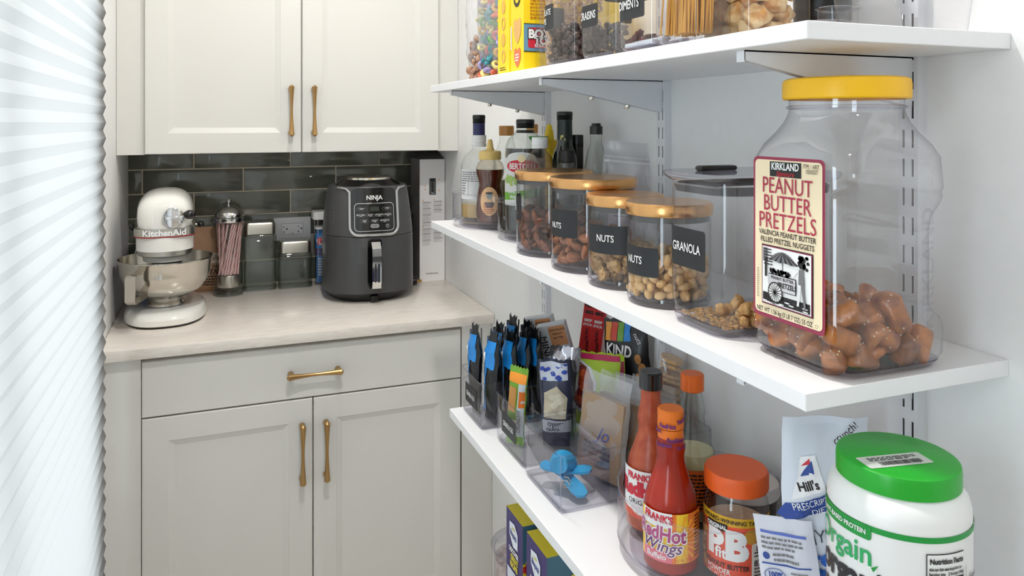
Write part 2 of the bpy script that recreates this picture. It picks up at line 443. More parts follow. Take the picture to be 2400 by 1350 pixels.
# ------------------------------------------------------------------ cabinets and worktop
solo('countertop', MB().add(bx(XL + .001, YC, ZC - .028, XW - .001, YB - .003, ZC, .003), M_STONE), 'pale beige veined stone countertop with a straight front edge', 'countertop')
def door_mesh(w, h, t=.02, panel=True):
    b = MB()
    def ring(ix, y): return [(ix, y, ix), (w - ix, y, ix), (w - ix, y, h - ix), (ix, y, h - ix)]
    if panel: R = [ring(0, t), ring(0, .002), ring(.002, 0), ring(.060, 0), ring(.0615, .0015), ring(.076, .0075), ring(.0775, .0075)]
    else: R = [ring(0, t), ring(0, .002), ring(.002, 0)]
    return b.add(loft([r for r in R], True, True), M_CAB, False)
def pull(L, M=None):
    """bar pull swelling to both ends, along local X, standing off to -Y"""
    b = MB(); n = 14; path = []; rad = []
    for i in range(n + 1):
        s_ = -1 + 2 * i / n; path.append((s_ * L / 2, -.028 + .003 * (1 - s_ * s_), 0)); rad.append(.0042 + .0042 * abs(s_) ** 1.6)
    path = [(-L / 2 - .004, -.026, 0)] + path + [(L / 2 + .004, -.026, 0)]; rad = [.004] + rad + [.004]
    b.add(tube(path, rad, 12), M_BRASS)
    for s_ in (-1, 1): b.add(tube([(s_ * (L / 2 - .006), 0, 0), (s_ * (L / 2 - .006), -.027, 0)], [.0085, .0065], 12), M_BRASS)
    return b
bc = thing('base_cabinet', 'white base cabinet with one drawer over two doors under the stone countertop', 'cabinet', (0, 0, 0))
obj('body', MB().add(bx(XL + .002, YD + .02, .1, XW - .002, YB - .003, ZC - .029), M_CAB, False), bc)
obj('filler', MB().add(bx(XL + .001, YD + .002, .1, -.178, YD + .02, ZC - .029), M_CAB, False), bc)
obj('filler', MB().add(bx(.652, YD + .002, .1, XW - .001, YD + .02, ZC - .029), M_CAB, False), bc)
obj('toe_kick', MB().add(bx(XL + .002, YD + .07, 0, XW - .002, YD + .09, .1), M_CAB, False), bc)
dr = obj('drawer', door_mesh(.824, .138, panel=False), bc); dr.location = (-.176, YD - .002, .733)
hd = obj('handle', pull(.135), dr); hd.location = (.415, 0, .066)
for x, hx in ((-.176, .383), (.237, .032)):
    d = obj('door', door_mesh(.410, .625), bc); d.location = (x, YD - .002, .104)
    hd = obj('handle', pull(.150), d); hd.location = (hx, 0, .486); hd.rotation_euler = (0, PI / 2, 0)
uc = thing('upper_cabinet', 'white two-door wall cabinet hanging above the tiled backsplash', 'cabinet', (0, 0, ZU))
obj('body', MB().add(bx(XL + .002, YU + .004, .004, XW - .002, YB - .003, .86), M_CAB, False), uc)
obj('filler', MB().add(bx(XL + .001, YU, 0, -.198, YU + .012, .86), M_CAB, False), uc)
obj('filler', MB().add(bx(.676, YU, 0, XW - .001, YU + .012, .86), M_CAB, False), uc)
for x, hx in ((-.196, .402), (.240, .034)):
    d = obj('door', door_mesh(.432, .85), uc); d.location = (x, YU - .018, .002)
    hd = obj('handle', pull(.145), d); hd.location = (hx, 0, .127); hd.rotation_euler = (0, PI / 2, 0)

# ------------------------------------------------------------------ shelving
def standard(y, label):
    t = thing('shelf_standard', label, 'shelf upright', (XW, y, .30))
    H, wd, dp = 1.9, .026, .014; b = MB()
    b.add(bx(-dp, wd / 2 - .0015, 0, 0, wd / 2, H), M_METALW, False); b.add(bx(-dp, -wd / 2, 0, 0, -wd / 2 + .0015, H), M_METALW, False)
    ys = [-wd / 2 + .0015, -.0075, -.0045, .0045, .0075, wd / 2 - .0015]
    for i in (0, 2, 4): b.add(bx(-dp, ys[i], 0, -dp + .0015, ys[i + 1], H), M_METALW, False)
    n = int(H / .033)
    for i in (1, 3):
        for k in range(n): b.add(bx(-dp, ys[i], k * .033, -dp + .0015, ys[i + 1], k * .033 + .013), M_METALW, False)
    b.add(bx(-.001, ys[0], 0, -.0003, ys[-1], H), M_DARKLINE, False)  # dark sheet behind the slots: channel shade put into the colour
    obj('channel', b, t); return t
standard(1.66, 'white slotted wall upright behind the oil bottles at the far end')
standard(1.145, 'white slotted wall upright behind the granola container lid')
standard(.632, 'white slotted wall upright behind the yellow-lidded pretzel jar')
def bracket(y, z, x0, label):
    t = thing('shelf_bracket', label, 'shelf bracket', (XW - .014, y, z)); L = XW - .014 - x0; b = MB()
    for s_ in (-.006, .0045):
        b.add(([(0, s_, 0), (-L, s_, 0), (-L, s_, -.010), (-L + .02, s_, -.014), (-.003, s_, -.056), (0, s_, -.056),
                (0, s_ + .0015, 0), (-L, s_ + .0015, 0), (-L, s_ + .0015, -.010), (-L + .02, s_ + .0015, -.014), (-.003, s_ + .0015, -.056), (0, s_ + .0015, -.056)],
               [(0, 1, 2, 3, 4, 5), (11, 10, 9, 8, 7, 6), (0, 6, 7, 1), (1, 7, 8, 2), (2, 8, 9, 3), (3, 9, 10, 4), (4, 10, 11, 5), (5, 11, 6, 0)]), M_METALW, False)
    b.add(bx(-L, -.006, -.0015, 0, .006, 0), M_METALW, False); b.add(bx(-L - .001, -.006, -.012, -L + .002, .006, 0, .001), M_METALW, False)
    obj('arm', b, t)
    for k in (.35, .68):
        zz = -.014 - (.042) * k + .001
        obj('screw', MB().add(lathe([(.0001, -.006), (.004, -.006), (.005, -.004), (.005, 0), (.0001, .002)], 10, cx=-L + .02 + (L - .02) * k), M_STEEL), t).location = (0, 0, zz - .002)
    obj('hook_tab', MB().add(bx(-.0005, -.004, -.05, .006, -.001, -.035), M_DARKLINE, False), t)
    return t
XS, XSB = .484, .430
TH = .0165
for y, w in ((1.66, 'nearest the cabinets'), (1.145, 'in the middle'), (.632, 'above the yellow lid')):
    bracket(y, ZT - TH, XS + .015, 'white sheet-metal bracket under the top shelf, the one ' + w)
for y, w in ((1.66, 'nearest the cabinets'), (1.145, 'above the red snack strips'), (.632, 'under the pretzel jar')):
    bracket(y, ZM - TH, XS + .015, 'white sheet-metal bracket under the middle shelf, the one ' + w)
for y, w in ((1.145, 'below the snack bins'), (.632, 'below the green-lidded tub')):
    bracket(y, ZB - TH, XSB + .015, 'white sheet-metal bracket under the bottom shelf, the one ' + w)
def shelf(z, x0, y0, y1, label):
    b = MB().add(bx(x0, y0, -TH, XW - .0145, y1, 0, .0008, 1), M_SHELF, False); e = y0 + .0005      # back edge notched round the uprights; rear strips added to block leaking light
    for yu in (.632, 1.145, 1.66, 9):
        if e < min(yu - .0135, y1) - .002: b.add(bx(XW - .0150, e, -TH + .0004, XW - .0006, min(yu - .0135, y1) - .0005, -.0002), M_SHELF, False)
        e = yu + .0135
    solo('shelf_board', b, label, 'shelf', (0, 0, z))
shelf(ZT, XS, .522, 1.785, 'white top shelf board carrying cereal and clear canisters')
shelf(ZM, XS, .524, 1.780, 'white middle shelf board carrying nut jars and oil bottles')
shelf(ZB, XSB, .42, 1.4416, 'white bottom shelf board carrying snack bins and sauces')
shelf(.563, XSB, .42, 1.366, 'white lowest shelf board carrying the baking mix boxes')

# ------------------------------------------------------------------ on the countertop
# stand mixer, facing the aisle
mx = thing('stand_mixer', 'white stand mixer with a polished steel bowl on the stone countertop', 'stand mixer', (-.140, 2.385, ZC), rz=.03)
def yring(y, w, zb, zt, e=2.6, n=28, ox=0):
    P = []; zc = (zb + zt) / 2; hz = (zt - zb) / 2
    for j in range(n):
        a = 2 * PI * j / n; c, q = math.cos(a), math.sin(a)
        P.append((ox + w * math.copysign(abs(c) ** (2 / e), c), y, zc + hz * math.copysign(abs(q) ** (2 / e), q)))
    return P
base = MB()
def basering(z, k, n=40):
    P = []
    for j in range(n):
        a = 2 * PI * j / n; x = math.cos(a); y = math.sin(a)
        w = .108 if y < 0 else .108 - .022 * y
        P.append((w * k * math.copysign(abs(x) ** .78, x), (.178 * math.copysign(abs(y) ** .8, y)) * k, z))
    return P
base.add(loft([basering(.004, .96), basering(.008, 1.0), basering(.022, 1.0), basering(.034, .95), basering(.040, .86), basering(.043, .6)], True, True), M_WHITEG)
obj('base', base, mx)
obj('foot', MB().add(loft([basering(0, .95), basering(.005, .955)]), M_BLACK), mx)
col = MB(); col.add(loft([[(x, y + .115, z) for x, y in rr(w, d, .03, 5)] for z, w, d in ((.035, .13, .11), (.06, .105, .085), (.14, .092, .075), (.2, .10, .09), (.235, .11, .11))]), M_WHITEG)
obj('column', col, mx)
hdm = MB()
prof = [(-.168, .030, .262, .318), (-.162, .050, .248, .334), (-.145, .064, .238, .348), (-.11, .070, .233, .357), (-.05, .073, .230, .3625), (.02, .072, .232, .364), (.08, .069, .236, .360), (.13, .060, .245, .348), (.16, .045, .258, .328), (.172, .025, .275, .312)]
hdm.add(loft([yring(y, w, a, b) for y, w, a, b in prof]), M_WHITEG)
head = obj('motor_head', hdm, mx)
# trim band with the name around the front of the head
def headmap(u, v, off):
    """front of the head, a rounded nose in plan"""
    r = .052; hw = .074 - r; s_ = u
    if abs(s_) <= hw: return (s_, -.166 - off, v)
    k = 1 if s_ > 0 else -1; a = (abs(s_) - hw) / r
    if a > PI / 2: return (k * (hw + r + off), -.166 + r + (abs(s_) - hw - r * PI / 2), v)
    return (k * (hw + (r + off) * math.sin(a)), -.166 + r - (r + off) * math.cos(a), v)
bd = MB(); nb = 44; um = .24
def band(z0, z1, off, m, mbx):
    vs = [headmap(-um + 2 * um * i / nb, z, off) for i in range(nb + 1) for z in (z0, z1)]
    vi = [headmap(-um + 2 * um * i / nb, z, off - .008) for i in range(nb + 1) for z in (z0, z1)]
    k = len(vs)
    f = [(2 * i, 2 * i + 2, 2 * i + 3, 2 * i + 1) for i in range(nb)] + [(2 * i, k + 2 * i, k + 2 * i + 2, 2 * i + 2) for i in range(nb)] + [(2 * i + 1, 2 * i + 3, k + 2 * i + 3, k + 2 * i + 1) for i in range(nb)]
    mbx.add((vs + vi, f), m)
band(.246, .266, .003, M_BRUSH, bd); band(.243, .2462, .0035, mat((150, 40, 40), .4), bd)
tb = obj('trim_band', bd, head)
D = Dec(headmap, .0034); D.text('KitchenAid', .0, .2555, .0225, mat((250, 250, 250), .4), bold=.03, sx=1.05)
obj('lettering', D.mb, head)
lower = MB(); lower.add(loft([[(x, y - .083, z) for x, y in rr(.146, .172, .07, 8)] for z in (.205, .209, .243, .247)]), M_WHITEG)
obj('lower_shell', lower, mx)
obj('beater_ring', MB().add(lathe([(.0001, .186), (.062, .186), (.070, .190), (.070, .204), (.066, .208), (.0001, .208)], 40, cx=0, cy=-.085), M_BRUSH), mx)
pl = MB(); pl.add(lathe([(.0001, .168), (.05, .168), (.056, .172), (.058, .187), (.0001, .188)], 32, cy=-.085), M_WHITEG)
obj('planetary_hub', pl, mx)
obj("beater_shaft", MB().add(tube([(.035, -.085, .168), (.035, -.085, .120)], .008, 12), M_STEEL), mx)
hub = MB(); hub.add(tube([(.022, -.155, .296), (.022, -.174, .296)], .027, 28), M_BRUSH)
hub.add(tube([(.022, -.174, .296), (.022, -.1755, .296)], [.027, .024], 28), M_CHROME)
hub.add(bx(-.003, -.183, .291, .047, -.174, .301, .002), M_CHROME)
obj('attachment_hub', hub, mx)
kn = MB(); kn.add(tube([(.046, -.150, .302), (.052, -.170, .302)], .006, 10), M_BLACK); kn.add(blob(.016, .012, .013, 2, 0), M_BLACKG, True, Matrix.Translation((.062, -.170, .303)))
obj('hub_knob', kn, mx)
for sx in (-1, 1):
    k = MB(); k.add(tube([(sx * .068, .06, .247), (sx * .086, .06, .247)], .004, 8), M_STEEL); k.add(blob(.011, .010, .010, 2, 0), M_BLACKG, True, Matrix.Translation((sx * .092, .06, .247)))
    obj('speed_knob' if sx < 0 else 'lock_knob', k, mx)
obj('side_slot', MB().add(bx(-.0695, -.075, .285, -.066, -.069, .305), M_BLACK, False), mx)
bowl = MB()
BC = (0, -.060)
bprof = [(.040, .043), (.050, .044), (.050, .050), (.044, .056), (.046, .064), (.066, .070), (.092, .086), (.110, .108), (.119, .135), (.123, .170), (.1245, .172), (.1245, .175), (.121, .175), (.117, .136), (.106, .108), (.088, .088), (.0001, .074)]
bowl.add(lathe(bprof, 56, cx=BC[0], cy=BC[1]), M_STEEL)
bw = obj('bowl', bowl, mx)
hn = MB(); pth = [(-.062, -.158, .150), (-.076, -.190, .151), (-.080, -.200, .145), (-.080, -.200, .085), (-.076, -.192, .078), (-.056, -.135, .082)]
for i in range(len(pth) - 1):
    a, b_ = Vector(pth[i]), Vector(pth[i + 1])
hr = []
for i, p in enumerate(pth):
    p = Vector(p); dirx = Vector((.93, -.30, 0)).normalized()
    q = [Vector(pth[min(i + 1, len(pth) - 1)]) - Vector(pth[max(i - 1, 0)])][0].normalized(); nn = q.cross(dirx).normalized() * .002
    hr.append([tuple(p + dirx * .013 + nn), tuple(p - dirx * .013 + nn), tuple(p - dirx * .013 - nn), tuple(p + dirx * .013 - nn)])
hn.add(loft(hr), M_STEEL); obj('bowl_handle', hn, bw)
cord = MB(); cord.add(tube([(-.06, .155, .06), (-.09, .19, .09), (-.098, .20, .13), (-.085, .205, .17)], .004, 8), mat((225, 222, 214), .5))
obj('power_cord', cord, mx)
# blue packet and kraft box behind the mixer
def pouch(w, h, t, seal=.012, nu=12, nv=16, seed=0, wr=.0015, lean=None, zig=0, top=True, flare=0):
    """pillow pack standing on z = 0, front to -Y; returns mesh builder args and a front map"""
    o = Vector((seed * 5.3, seed * 2.9, 0))
    def T(x, z):
        a = max(0, 1 - abs(2 * x / w) ** 2.6) ** .55
        zz = (z - seal) / (h - 2 * seal); b = 0 if zz <= 0 or zz >= 1 else (1 - abs(2 * zz - 1) ** 3.2) ** .6
        return t / 2 * a * b
    def cy(x, z):
        k = lean(z) if lean else 0
        return k + wr * 1.6 * noise.noise(Vector((x * 40, z * 40, 0)) + o) + flare * (max(0, z / h - .8)) * math.sin(x / w * 9 + seed)
    def P(x, z, side, off=0):
        wv = wr * noise.noise(Vector((x * 90, z * 60, side * 7)) + o)
        return (x, cy(x, z) - side * (T(x, z) + .0003 + wv * min(1, T(x, z) / .003) + off), z)
    def fmap(u, v, off): return P(u, v, 1, off)
    def build(mb, mf, mback=None):
        for side, m in ((1, mf), (-1, mback or mf)):
            vs = []; fs = []
            for j in range(nv + 1):
                z = h * j / nv
                for i in range(nu + 1):
                    x = -w / 2 + w * i / nu; zz = z
                    if zig and j in (0, nv): zz = z + (zig if i % 2 else -zig) * (1 if j == nv else 0)
                    vs.append(P(x, zz, side))
            for j in range(nv):
                for i in range(nu):
                    q = (j * (nu + 1) + i, j * (nu + 1) + i + 1, (j + 1) * (nu + 1) + i + 1, (j + 1) * (nu + 1) + i)
                    fs.append(q if side > 0 else q[::-1])
            mb.add((vs, fs), m)
        return mb
    return build, fmap
bld, fm = pouch(.085, .20, .03, seed=3, wr=.003, zig=.003)
solo('plastic_packet', bld(MB(), mat((30, 90, 190), .35)), 'crumpled blue plastic packet half hidden behind the white mixer', 'packet', (-.195, 2.655, ZC), (0, 0, .2))
kb = thing('kraft_paper_bag', 'brown kraft food bag with black print standing behind the mixer bowl', 'bag', (-.045, 2.655, ZC))
bld, fm = pouch(.17, .212, .05, seal=.004, seed=5, wr=.002, nu=14, nv=18)
obj('bag_body', bld(MB(), mat((178, 140, 110), .7)), kb)
D = Dec(fm, .0008); K = mat((35, 28, 24), .6); CR = mat((222, 206, 186), .7)
D.rect(-.02, .095, .084, .128, CR, 0, 6, 2).text('lls', .036, .113, .026, K, shear=.3)
D.text('KRAFT', .045, .084, .011, K, bold=.02).text('TASTE', .045, .067, .022, K, bold=.03, sx=.9).small(0, .05, .08, 4, .009, K, seed=3).text('SIMPLE', .045, .012, .009, K)
obj('print', D.mb, kb)
# straw dispenser and its straws
SD = (.031, 2.585)
sd = thing('straw_dispenser', 'glass straw dispenser with a domed chrome lid', 'straw dispenser', (*SD, ZC))
obj('glass_cylinder', MB().add(lathe([(.0001, .002), (.042, .002), (.0445, .006), (.0445, .238), (.043, .242)], 40), M_GLASS).add(lathe([(.0445, .0), (.0455, .008), (.0445, .016), (.0001, .014)], 40, True), M_GLASS), sd)
obj('straw_lift', MB().add(lathe([(.034, .026), (.035, .028), (.035, .062), (.034, .064), (.0001, .064)], 32), M_BRUSH).add(tube([(0, 0, .03), (0, 0, .262)], .003, 8), M_STEEL), sd)
obj('lid', MB().add(lathe([(.046, .234), (.047, .236), (.047, .247), (.043, .250), (.042, .258), (.036, .272), (.022, .283), (.006, .287), (.0001, .287)], 40), M_CHROME), sd)
obj('lid_knob', MB().add(lathe([(.004, .285), (.0035, .293), (.0075, .298), (.008, .303), (.005, .308), (.0001, .309)], 16), M_CHROME), sd)
def straw_mesh():
    b = MB(); n = 24; L = .168; WH, PK = mat((240, 228, 224), .5), mat((214, 132, 134), .5)
    for st in range(4):
        for half, m in ((0, WH), (1, PK)):
            vs = []; k = 24
            for i in range(k + 1):
                z = L * i / k
                for q in range(3):
                    a = 2 * PI * (st / 4 + (half * 2 + q) / 16 + 1.6 * i / k); vs.append((.0031 * math.cos(a), .0031 * math.sin(a), z))
            b.add((vs, [(i * 3 + q, i * 3 + q + 1, i * 3 + q + 4, i * 3 + q + 3) for i in range(k) for q in range(2)]), m)
    return mesh_of(b, 'drinking_straw')
R = random.Random(6); spots = []
for i in range(30):
    a = i * 2.399; q = .026 * math.sqrt((i + .6) / 30) + .006
    b0 = Vector((SD[0] + q * math.cos(a), SD[1] + q * math.sin(a), ZC + .066))
    a2 = a + R.uniform(.5, 1.3); q2 = q + R.uniform(.004, .012); q2 = min(q2, .040)
    d = Vector((SD[0] + q2 * math.cos(a2), SD[1] + q2 * math.sin(a2), ZC + .234)) - b0
    d.z = math.sqrt(max(.0001, .168 ** 2 - d.x ** 2 - d.y ** 2)); e = d.to_track_quat('Z', 'Y').to_euler()
    spots.append((tuple(b0), tuple(e), 1))
place('drinking_straw', [straw_mesh()], spots, 'pink and white striped paper straw leaning in the glass dispenser', 'straw', 'paper straws in the dispenser')
# two square glass canisters
def canister(x0, x1, ztop, label, name='glass_canister'):
    w = x1 - x0; t = thing(name, label, 'canister', ((x0 + x1) / 2, 2.642, ZC)); H = ztop - ZC; d = .09
    obj('glass_body', MB().add(loft(rings_rr([(.003, w - .01, d - .01, .012), (.007, w, d, .012), (H - .045, w, d, .012), (H - .036, w - .012, d - .012, .012)]), True, False), M_SMOKE)
        .add(loft(rings_rr([(0, w, d, .012), (.012, w - .004, d - .004, .012)]), True, True), M_SMOKE), t)
    obj('steel_lid', MB().add(loft(rings_rr([(H - .040, w - .012, d - .012, .012), (H - .037, w - .006, d - .006, .014), (H - .006, w - .006, d - .006, .014), (H, w - .012, d - .012, .012)])), M_BRUSH), t)
    return t
canister(.076, .180, 1.134, 'taller square glass canister with a brushed steel lid')
canister(.187, .296, 1.066, 'shorter square glass canister with a brushed steel lid below the outlet')
ol = thing('wall_outlet', 'grey horizontal double wall outlet on the backsplash', 'wall outlet', (.238, YB - .001, 1.098))
PL = mat((186, 188, 190), .35)
obj('cover_plate', MB().add(bx(-.062, -.007, -.04, .062, 0, .04, .003), PL), ol)
D = Dec(front(0, -.007, 0), .0006); DK = mat((40, 40, 42), .5)
D.rrect(-.036, -.019, .036, .019, .002, DK, 0).rrect(-.0352, -.0182, .0352, .0182, .002, mat((196, 198, 200), .35), 1)
for s_ in (-1, 1):
    D.rect(s_ * .024 - .007, .006, s_ * .024 - .001, .008, DK, 2); D.rect(s_ * .024 - .007, -.010, s_ * .024 - .001, -.008, DK, 2); D.rect(s_ * .024 - .005, -.014, s_ * .024 - .003, -.008, DK, 2); D.ell(s_ * .024 + .006, 0, .003, .003, DK, 2)
D.rect(-.004, -.016, .004, -.0145, DK, 2)
obj('receptacle', D.mb, ol)
# slim lidded container with a marshmallow bag in it
sc = thing('slim_container', 'tall narrow clear container with a white lid behind the air fryer', 'container', (.339, 2.645, ZC))
obj('clear_body', MB().add(loft(rings_rr([(.001, .062, .062, .012), (.232, .068, .068, .012)]), True, False), M_CLEAR), sc)
obj('lid', MB().add(loft(rings_rr([(.222, .070, .070, .014), (.224, .080, .080, .016), (.246, .080, .080, .016), (.250, .074, .074, .016)])), M_WHITE).add(loft(rings_rr([(.190, .063, .063, .012), (.196, .063, .063, .012)])), M_WHITE), sc)
bld, fm = pouch(.052, .185, .03, seed=8, wr=.002)
mp_ = thing('marshmallow_bag', 'blue and purple food bag with red letters inside the slim container', 'bag', (.339, 2.645, ZC + .004))
obj('bag_body', bld(MB(), mat((70, 130, 195), .35)), mp_)
D = Dec(fm, .0006); D.rect(-.028, .095, .028, .118, mat((92, 60, 100), .4), 0, 6, 2).rect(-.028, .118, .028, .17, mat((30, 130, 210), .4), 0, 6, 3).ell(0, .143, .027, .014, M_WHITE, 1).text('JET', -.006, .144, .026, mat((215, 40, 45), .4), 3, bold=.04).text('puffed', 0, .126, .009, M_WHITE, 3).small(-.02, .08, .02, 7, .009, M_WHITE, 2, seed=2)
obj('print', D.mb, mp_)
# air fryer
FX, FY = .450, 2.437
af = thing('air_fryer', 'dark grey air fryer with a silver-framed control panel and chrome basket handle', 'air fryer', (FX, FY, ZC), rz=-.03)
G1 = mat((72, 72, 73), .32); G2 = mat((66, 66, 67), .30)
def fw(z): return .282 - .040 * max(0, (z - .17) / .2) ** 1.6
def fd(z): return .295 - .045 * max(0, (z - .17) / .2) ** 1.4
fr_ = .120
obj('base_ring', MB().add(loft(rings_rr([(0, .20, .21, .09), (.004, .225, .24, .1), (.022, .262, .275, .112), (.030, .268, .281, .114)], 10)), M_BLACK), af)
obj('basket_drawer', MB().add(loft(rings_rr([(.030, fw(.03), fd(.03), fr_), (.06, fw(.06), fd(.06), fr_), (.200, fw(.2), fd(.2), fr_), (.2025, fw(.2) - .003, fd(.2) - .003, fr_)], 10)), G2), af)
obj('upper_shell', MB().add(loft(rings_rr([(.2035, fw(.2) - .003, fd(.2) - .003, fr_), (.206, fw(.206), fd(.206), fr_), (.26, fw(.26), fd(.26), fr_), (.31, fw(.31), fd(.31), fr_), (.348, fw(.348), fd(.348), fr_), (.354, fw(.35) - .006, fd(.35) - .006, fr_)], 10)), G1), af)
obj('top_cap', MB().add(loft(rings_rr([(.353, .215, .21, .1), (.357, .20, .2, .095), (.368, .165, .16, .075), (.372, .155, .15, .07)], 10)), M_BLACKG).add(loft(rings_rr([(.371, .150, .145, .068), (.378, .146, .141, .066), (.381, .132, .13, .06)], 10)), M_STEEL), af)
def fmap_(u, v, off):
    w, d = fw(v) / 2, fd(v) / 2; c = w - fr_
    if abs(u) <= c: return (u, -d - off, v)
    k = 1 if u > 0 else -1; a = (abs(u) - c) / fr_
    return (k * (c + (fr_ + off) * math.sin(a)), -d + fr_ - (fr_ + off) * math.cos(a), v)

D = Dec(fmap_, .004)
SV = mat((196, 196, 194), .25, .8); PB_ = mat((14, 14, 15), .18, coat=.5); GT = mat((215, 215, 212), .5); GD = mat((120, 122, 120), .5)
D.rrect(-.072, .212, .072, .352, .024, PB_, 0, 20)
pan = obj('control_panel', D.mb, af)
def upath(hw, zb, zt, r, off):
    P = [(-hw, zt)] + [(-hw, zb + r + (zt - zb - r) * (1 - i / 4)) for i in range(1, 5)]
    P += [(-hw + r * (1 - math.cos(PI / 2 * i / 6)), zb + r * (1 - math.sin(PI / 2 * i / 6))) for i in range(1, 7)]
    P += [(-hw + r + (2 * hw - 2 * r) * i / 8, zb) for i in range(1, 8)]
    P += [(-p[0], p[1]) for p in P[10:0:-1]] + [(hw, zt)]
    return [fmap_(u, v, off) for u, v in P]
arm = [fmap_(-.118 + .010 * i, .352 - .0006 * i * 0, .002) for i in range(5)]
obj('silver_frame', MB().add(tube(upath(.074, .2095, .340, .026, .004), .0042, 8), SV).add(tube([fmap_(-.120, .351, .001), fmap_(-.10, .350, .002), fmap_(-.085, .348, .003), fmap_(-.074, .338, .004)], .0038, 8), SV).add(tube([fmap_(.120, .351, .001), fmap_(.10, .350, .002), fmap_(.085, .348, .003), fmap_(.074, .338, .004)], .0038, 8), SV), af)
D = Dec(fmap_, .0048)
D.text('NINJA', 0, .322, .0185, GT, bold=.03, sx=.95)
D.rrect(-.060, .221, .060, .306, .012, GT, 0, 14).rrect(-.0585, .2225, .0585, .3045, .011, PB_, 1, 14).rect(-.024, .3035, .024, .307, SV, 2, 4).text('MAX XL', 0, .3052, .004, M_BLACK, 3, bold=.03)
D.rect(-.014, .281, .014, .295, mat((52, 58, 50), .3), 2, 4).text('88:88', 0, .288, .010, mat((70, 78, 66), .4), 3)
def btn(u, v, w, h, t):
    D.rrect(u - w / 2, v - h / 2, u + w / 2, v + h / 2, h * .48, GD, 2, 6); D.rrect(u - w / 2 + .0006, v - h / 2 + .0006, u + w / 2 - .0006, v + h / 2 - .0006, h * .45, PB_, 3, 6)
    D.text(t, u, v + .001, .0048, GT, 5, bold=.02)
btn(-.038, .288, .032, .010, 'v TEMP ^'); btn(.038, .288, .030, .010, 'v TIME ^')
for u, t in ((-.041, 'MAX CRISP'), (-.013, 'AIR FRY'), (.014, 'AIR ROAST'), (.040, 'AIR BROIL')): btn(u, .2695, .026, .010, t); D.rect(u - .004, .2665, u + .004, .2675, GT, 5)
for u, t in ((-.030, 'BAKE'), (0, 'REHEAT'), (.030, 'DEHYDRATE')): btn(u, .252, .025, .011, t); D.rect(u - .004, .249, u + .004, .250, GT, 5)
D.rrect(-.013, .231, .013, .243, .005, SV, 3, 6); D.text('START', 0, .237, .005, M_BLACK, 5); D.ring(.038, .236, .005, .005, .0008, GT, 3); D.rect(.0376, .236, .0384, .239, GT, 4)
obj('panel_print', D.mb, af)
D = Dec(fmap_, .0006)
for j in range(4):
    for k in range(2): D.ring(-.152 + .016 * k, .318 - .022 * j, .005, .006, .0009, GD, 0, 12); D.rect(-.157 + .016 * k, .308 - .022 * j, -.147 + .016 * k, .309 - .022 * j, GD, 0)
obj('side_icons', D.mb, af)
D = Dec(fmap_, .0006); D.rrect(-.022, .045, .022, .197, .012, M_BLACKG, 0, 8); obj('handle_recess', D.mb, af)
y0 = -fd(.15) / 2
hm = MB(); hp = [(0, y0 + .004, .192), (0, y0 - .016, .186), (0, y0 - .034, .170), (0, y0 - .037, .150), (0, y0 - .037, .075), (0, y0 - .032, .056), (0, y0 - .012, .050)]
hr = []
for i, p in enumerate(hp):
    q = (Vector(hp[min(i + 1, 6)]) - Vector(hp[max(i - 1, 0)])).normalized(); nn = q.cross(Vector((1, 0, 0))).normalized() * .005
    hr.append([tuple(Vector(p) + Vector((a * .0135, 0, 0)) + nn * b_) for a, b_ in ((1, 1), (-1, 1), (-1, -1), (1, -1))])
hm.add(loft(hr), M_CHROME, False)
hd_ = obj('handle', hm, af)
obj('handle_inlay', MB().add(bx(-.007, y0 - .0435, .072, -.002, y0 - .0405, .128, .001), M_BLACKG).add(bx(.002, y0 - .0435, .072, .009, y0 - .0405, .128, .001), mat((60, 66, 74), .1, .6)), hd_)
obj('release_tab', MB().add(bx(-.012, -.146, .006, .012, -.13, .022, .004), M_BLACK), af)
# dark canister, plug and the tall product box in the corner
dc = thing('dark_canister', 'dark tinted tall canister squeezed between the air fryer and the white box', 'canister', (.612, 2.640, ZC))
obj('body', MB().add(loft(rings_rr([(0, .06, .075, .012), (.205, .064, .08, .012), (.208, .062, .078, .012)])), mat((58, 57, 55), .2, coat=.4)), dc)
obj('lid', MB().add(loft(rings_rr([(.208, .066, .082, .014), (.226, .066, .082, .014), (.230, .06, .076, .014)])), mat((40, 40, 40), .3)), dc)
obj('clip', MB().add(bx(-.022, -.05, .222, .022, -.036, .262, .006), M_BLACK), dc)
pg = thing('cord_plug', 'small black plug on a cord beside the air fryer foot', 'plug', (.612, 2.505, ZC))
obj('plug_body', MB().add(tube([(-.03, .01, .013), (0, 0, .013), (.004, -.001, .013), (.008, -.003, .013), (.018, -.006, .013)], [.006, .008, .013, .013, .010], 12), M_BLACK), pg)
obj('prong', MB().add(bx(.018, -.008, .008, .034, -.006, .018), M_BRASS, False), pg)
pb = thing('product_box', 'tall slim white cardboard box with a dispenser picture in the counter corner', 'box', (.652, 2.548, ZC))
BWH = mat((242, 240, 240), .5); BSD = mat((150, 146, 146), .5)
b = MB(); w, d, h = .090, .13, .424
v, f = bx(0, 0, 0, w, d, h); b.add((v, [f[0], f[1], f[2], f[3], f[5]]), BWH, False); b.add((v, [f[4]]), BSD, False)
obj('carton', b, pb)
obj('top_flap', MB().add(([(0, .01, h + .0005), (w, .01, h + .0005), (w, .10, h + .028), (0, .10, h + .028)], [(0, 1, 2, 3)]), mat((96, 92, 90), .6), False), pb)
D = Dec(front(0, 0, 0)); OR = mat((238, 150, 70), .5); TX = mat((110, 108, 108), .5)
D.rrect(.034, .300, .058, .358, .002, mat((96, 96, 96), .3, .5), 0).rrect(.038, .346, .054, .357, .003, M_BLACK, 1).rrect(.0425, .309, .0495, .343, .003, M_BLACKG, 1).rect(.0405, .303, .0515, .308, mat((150, 150, 150), .3), 1)
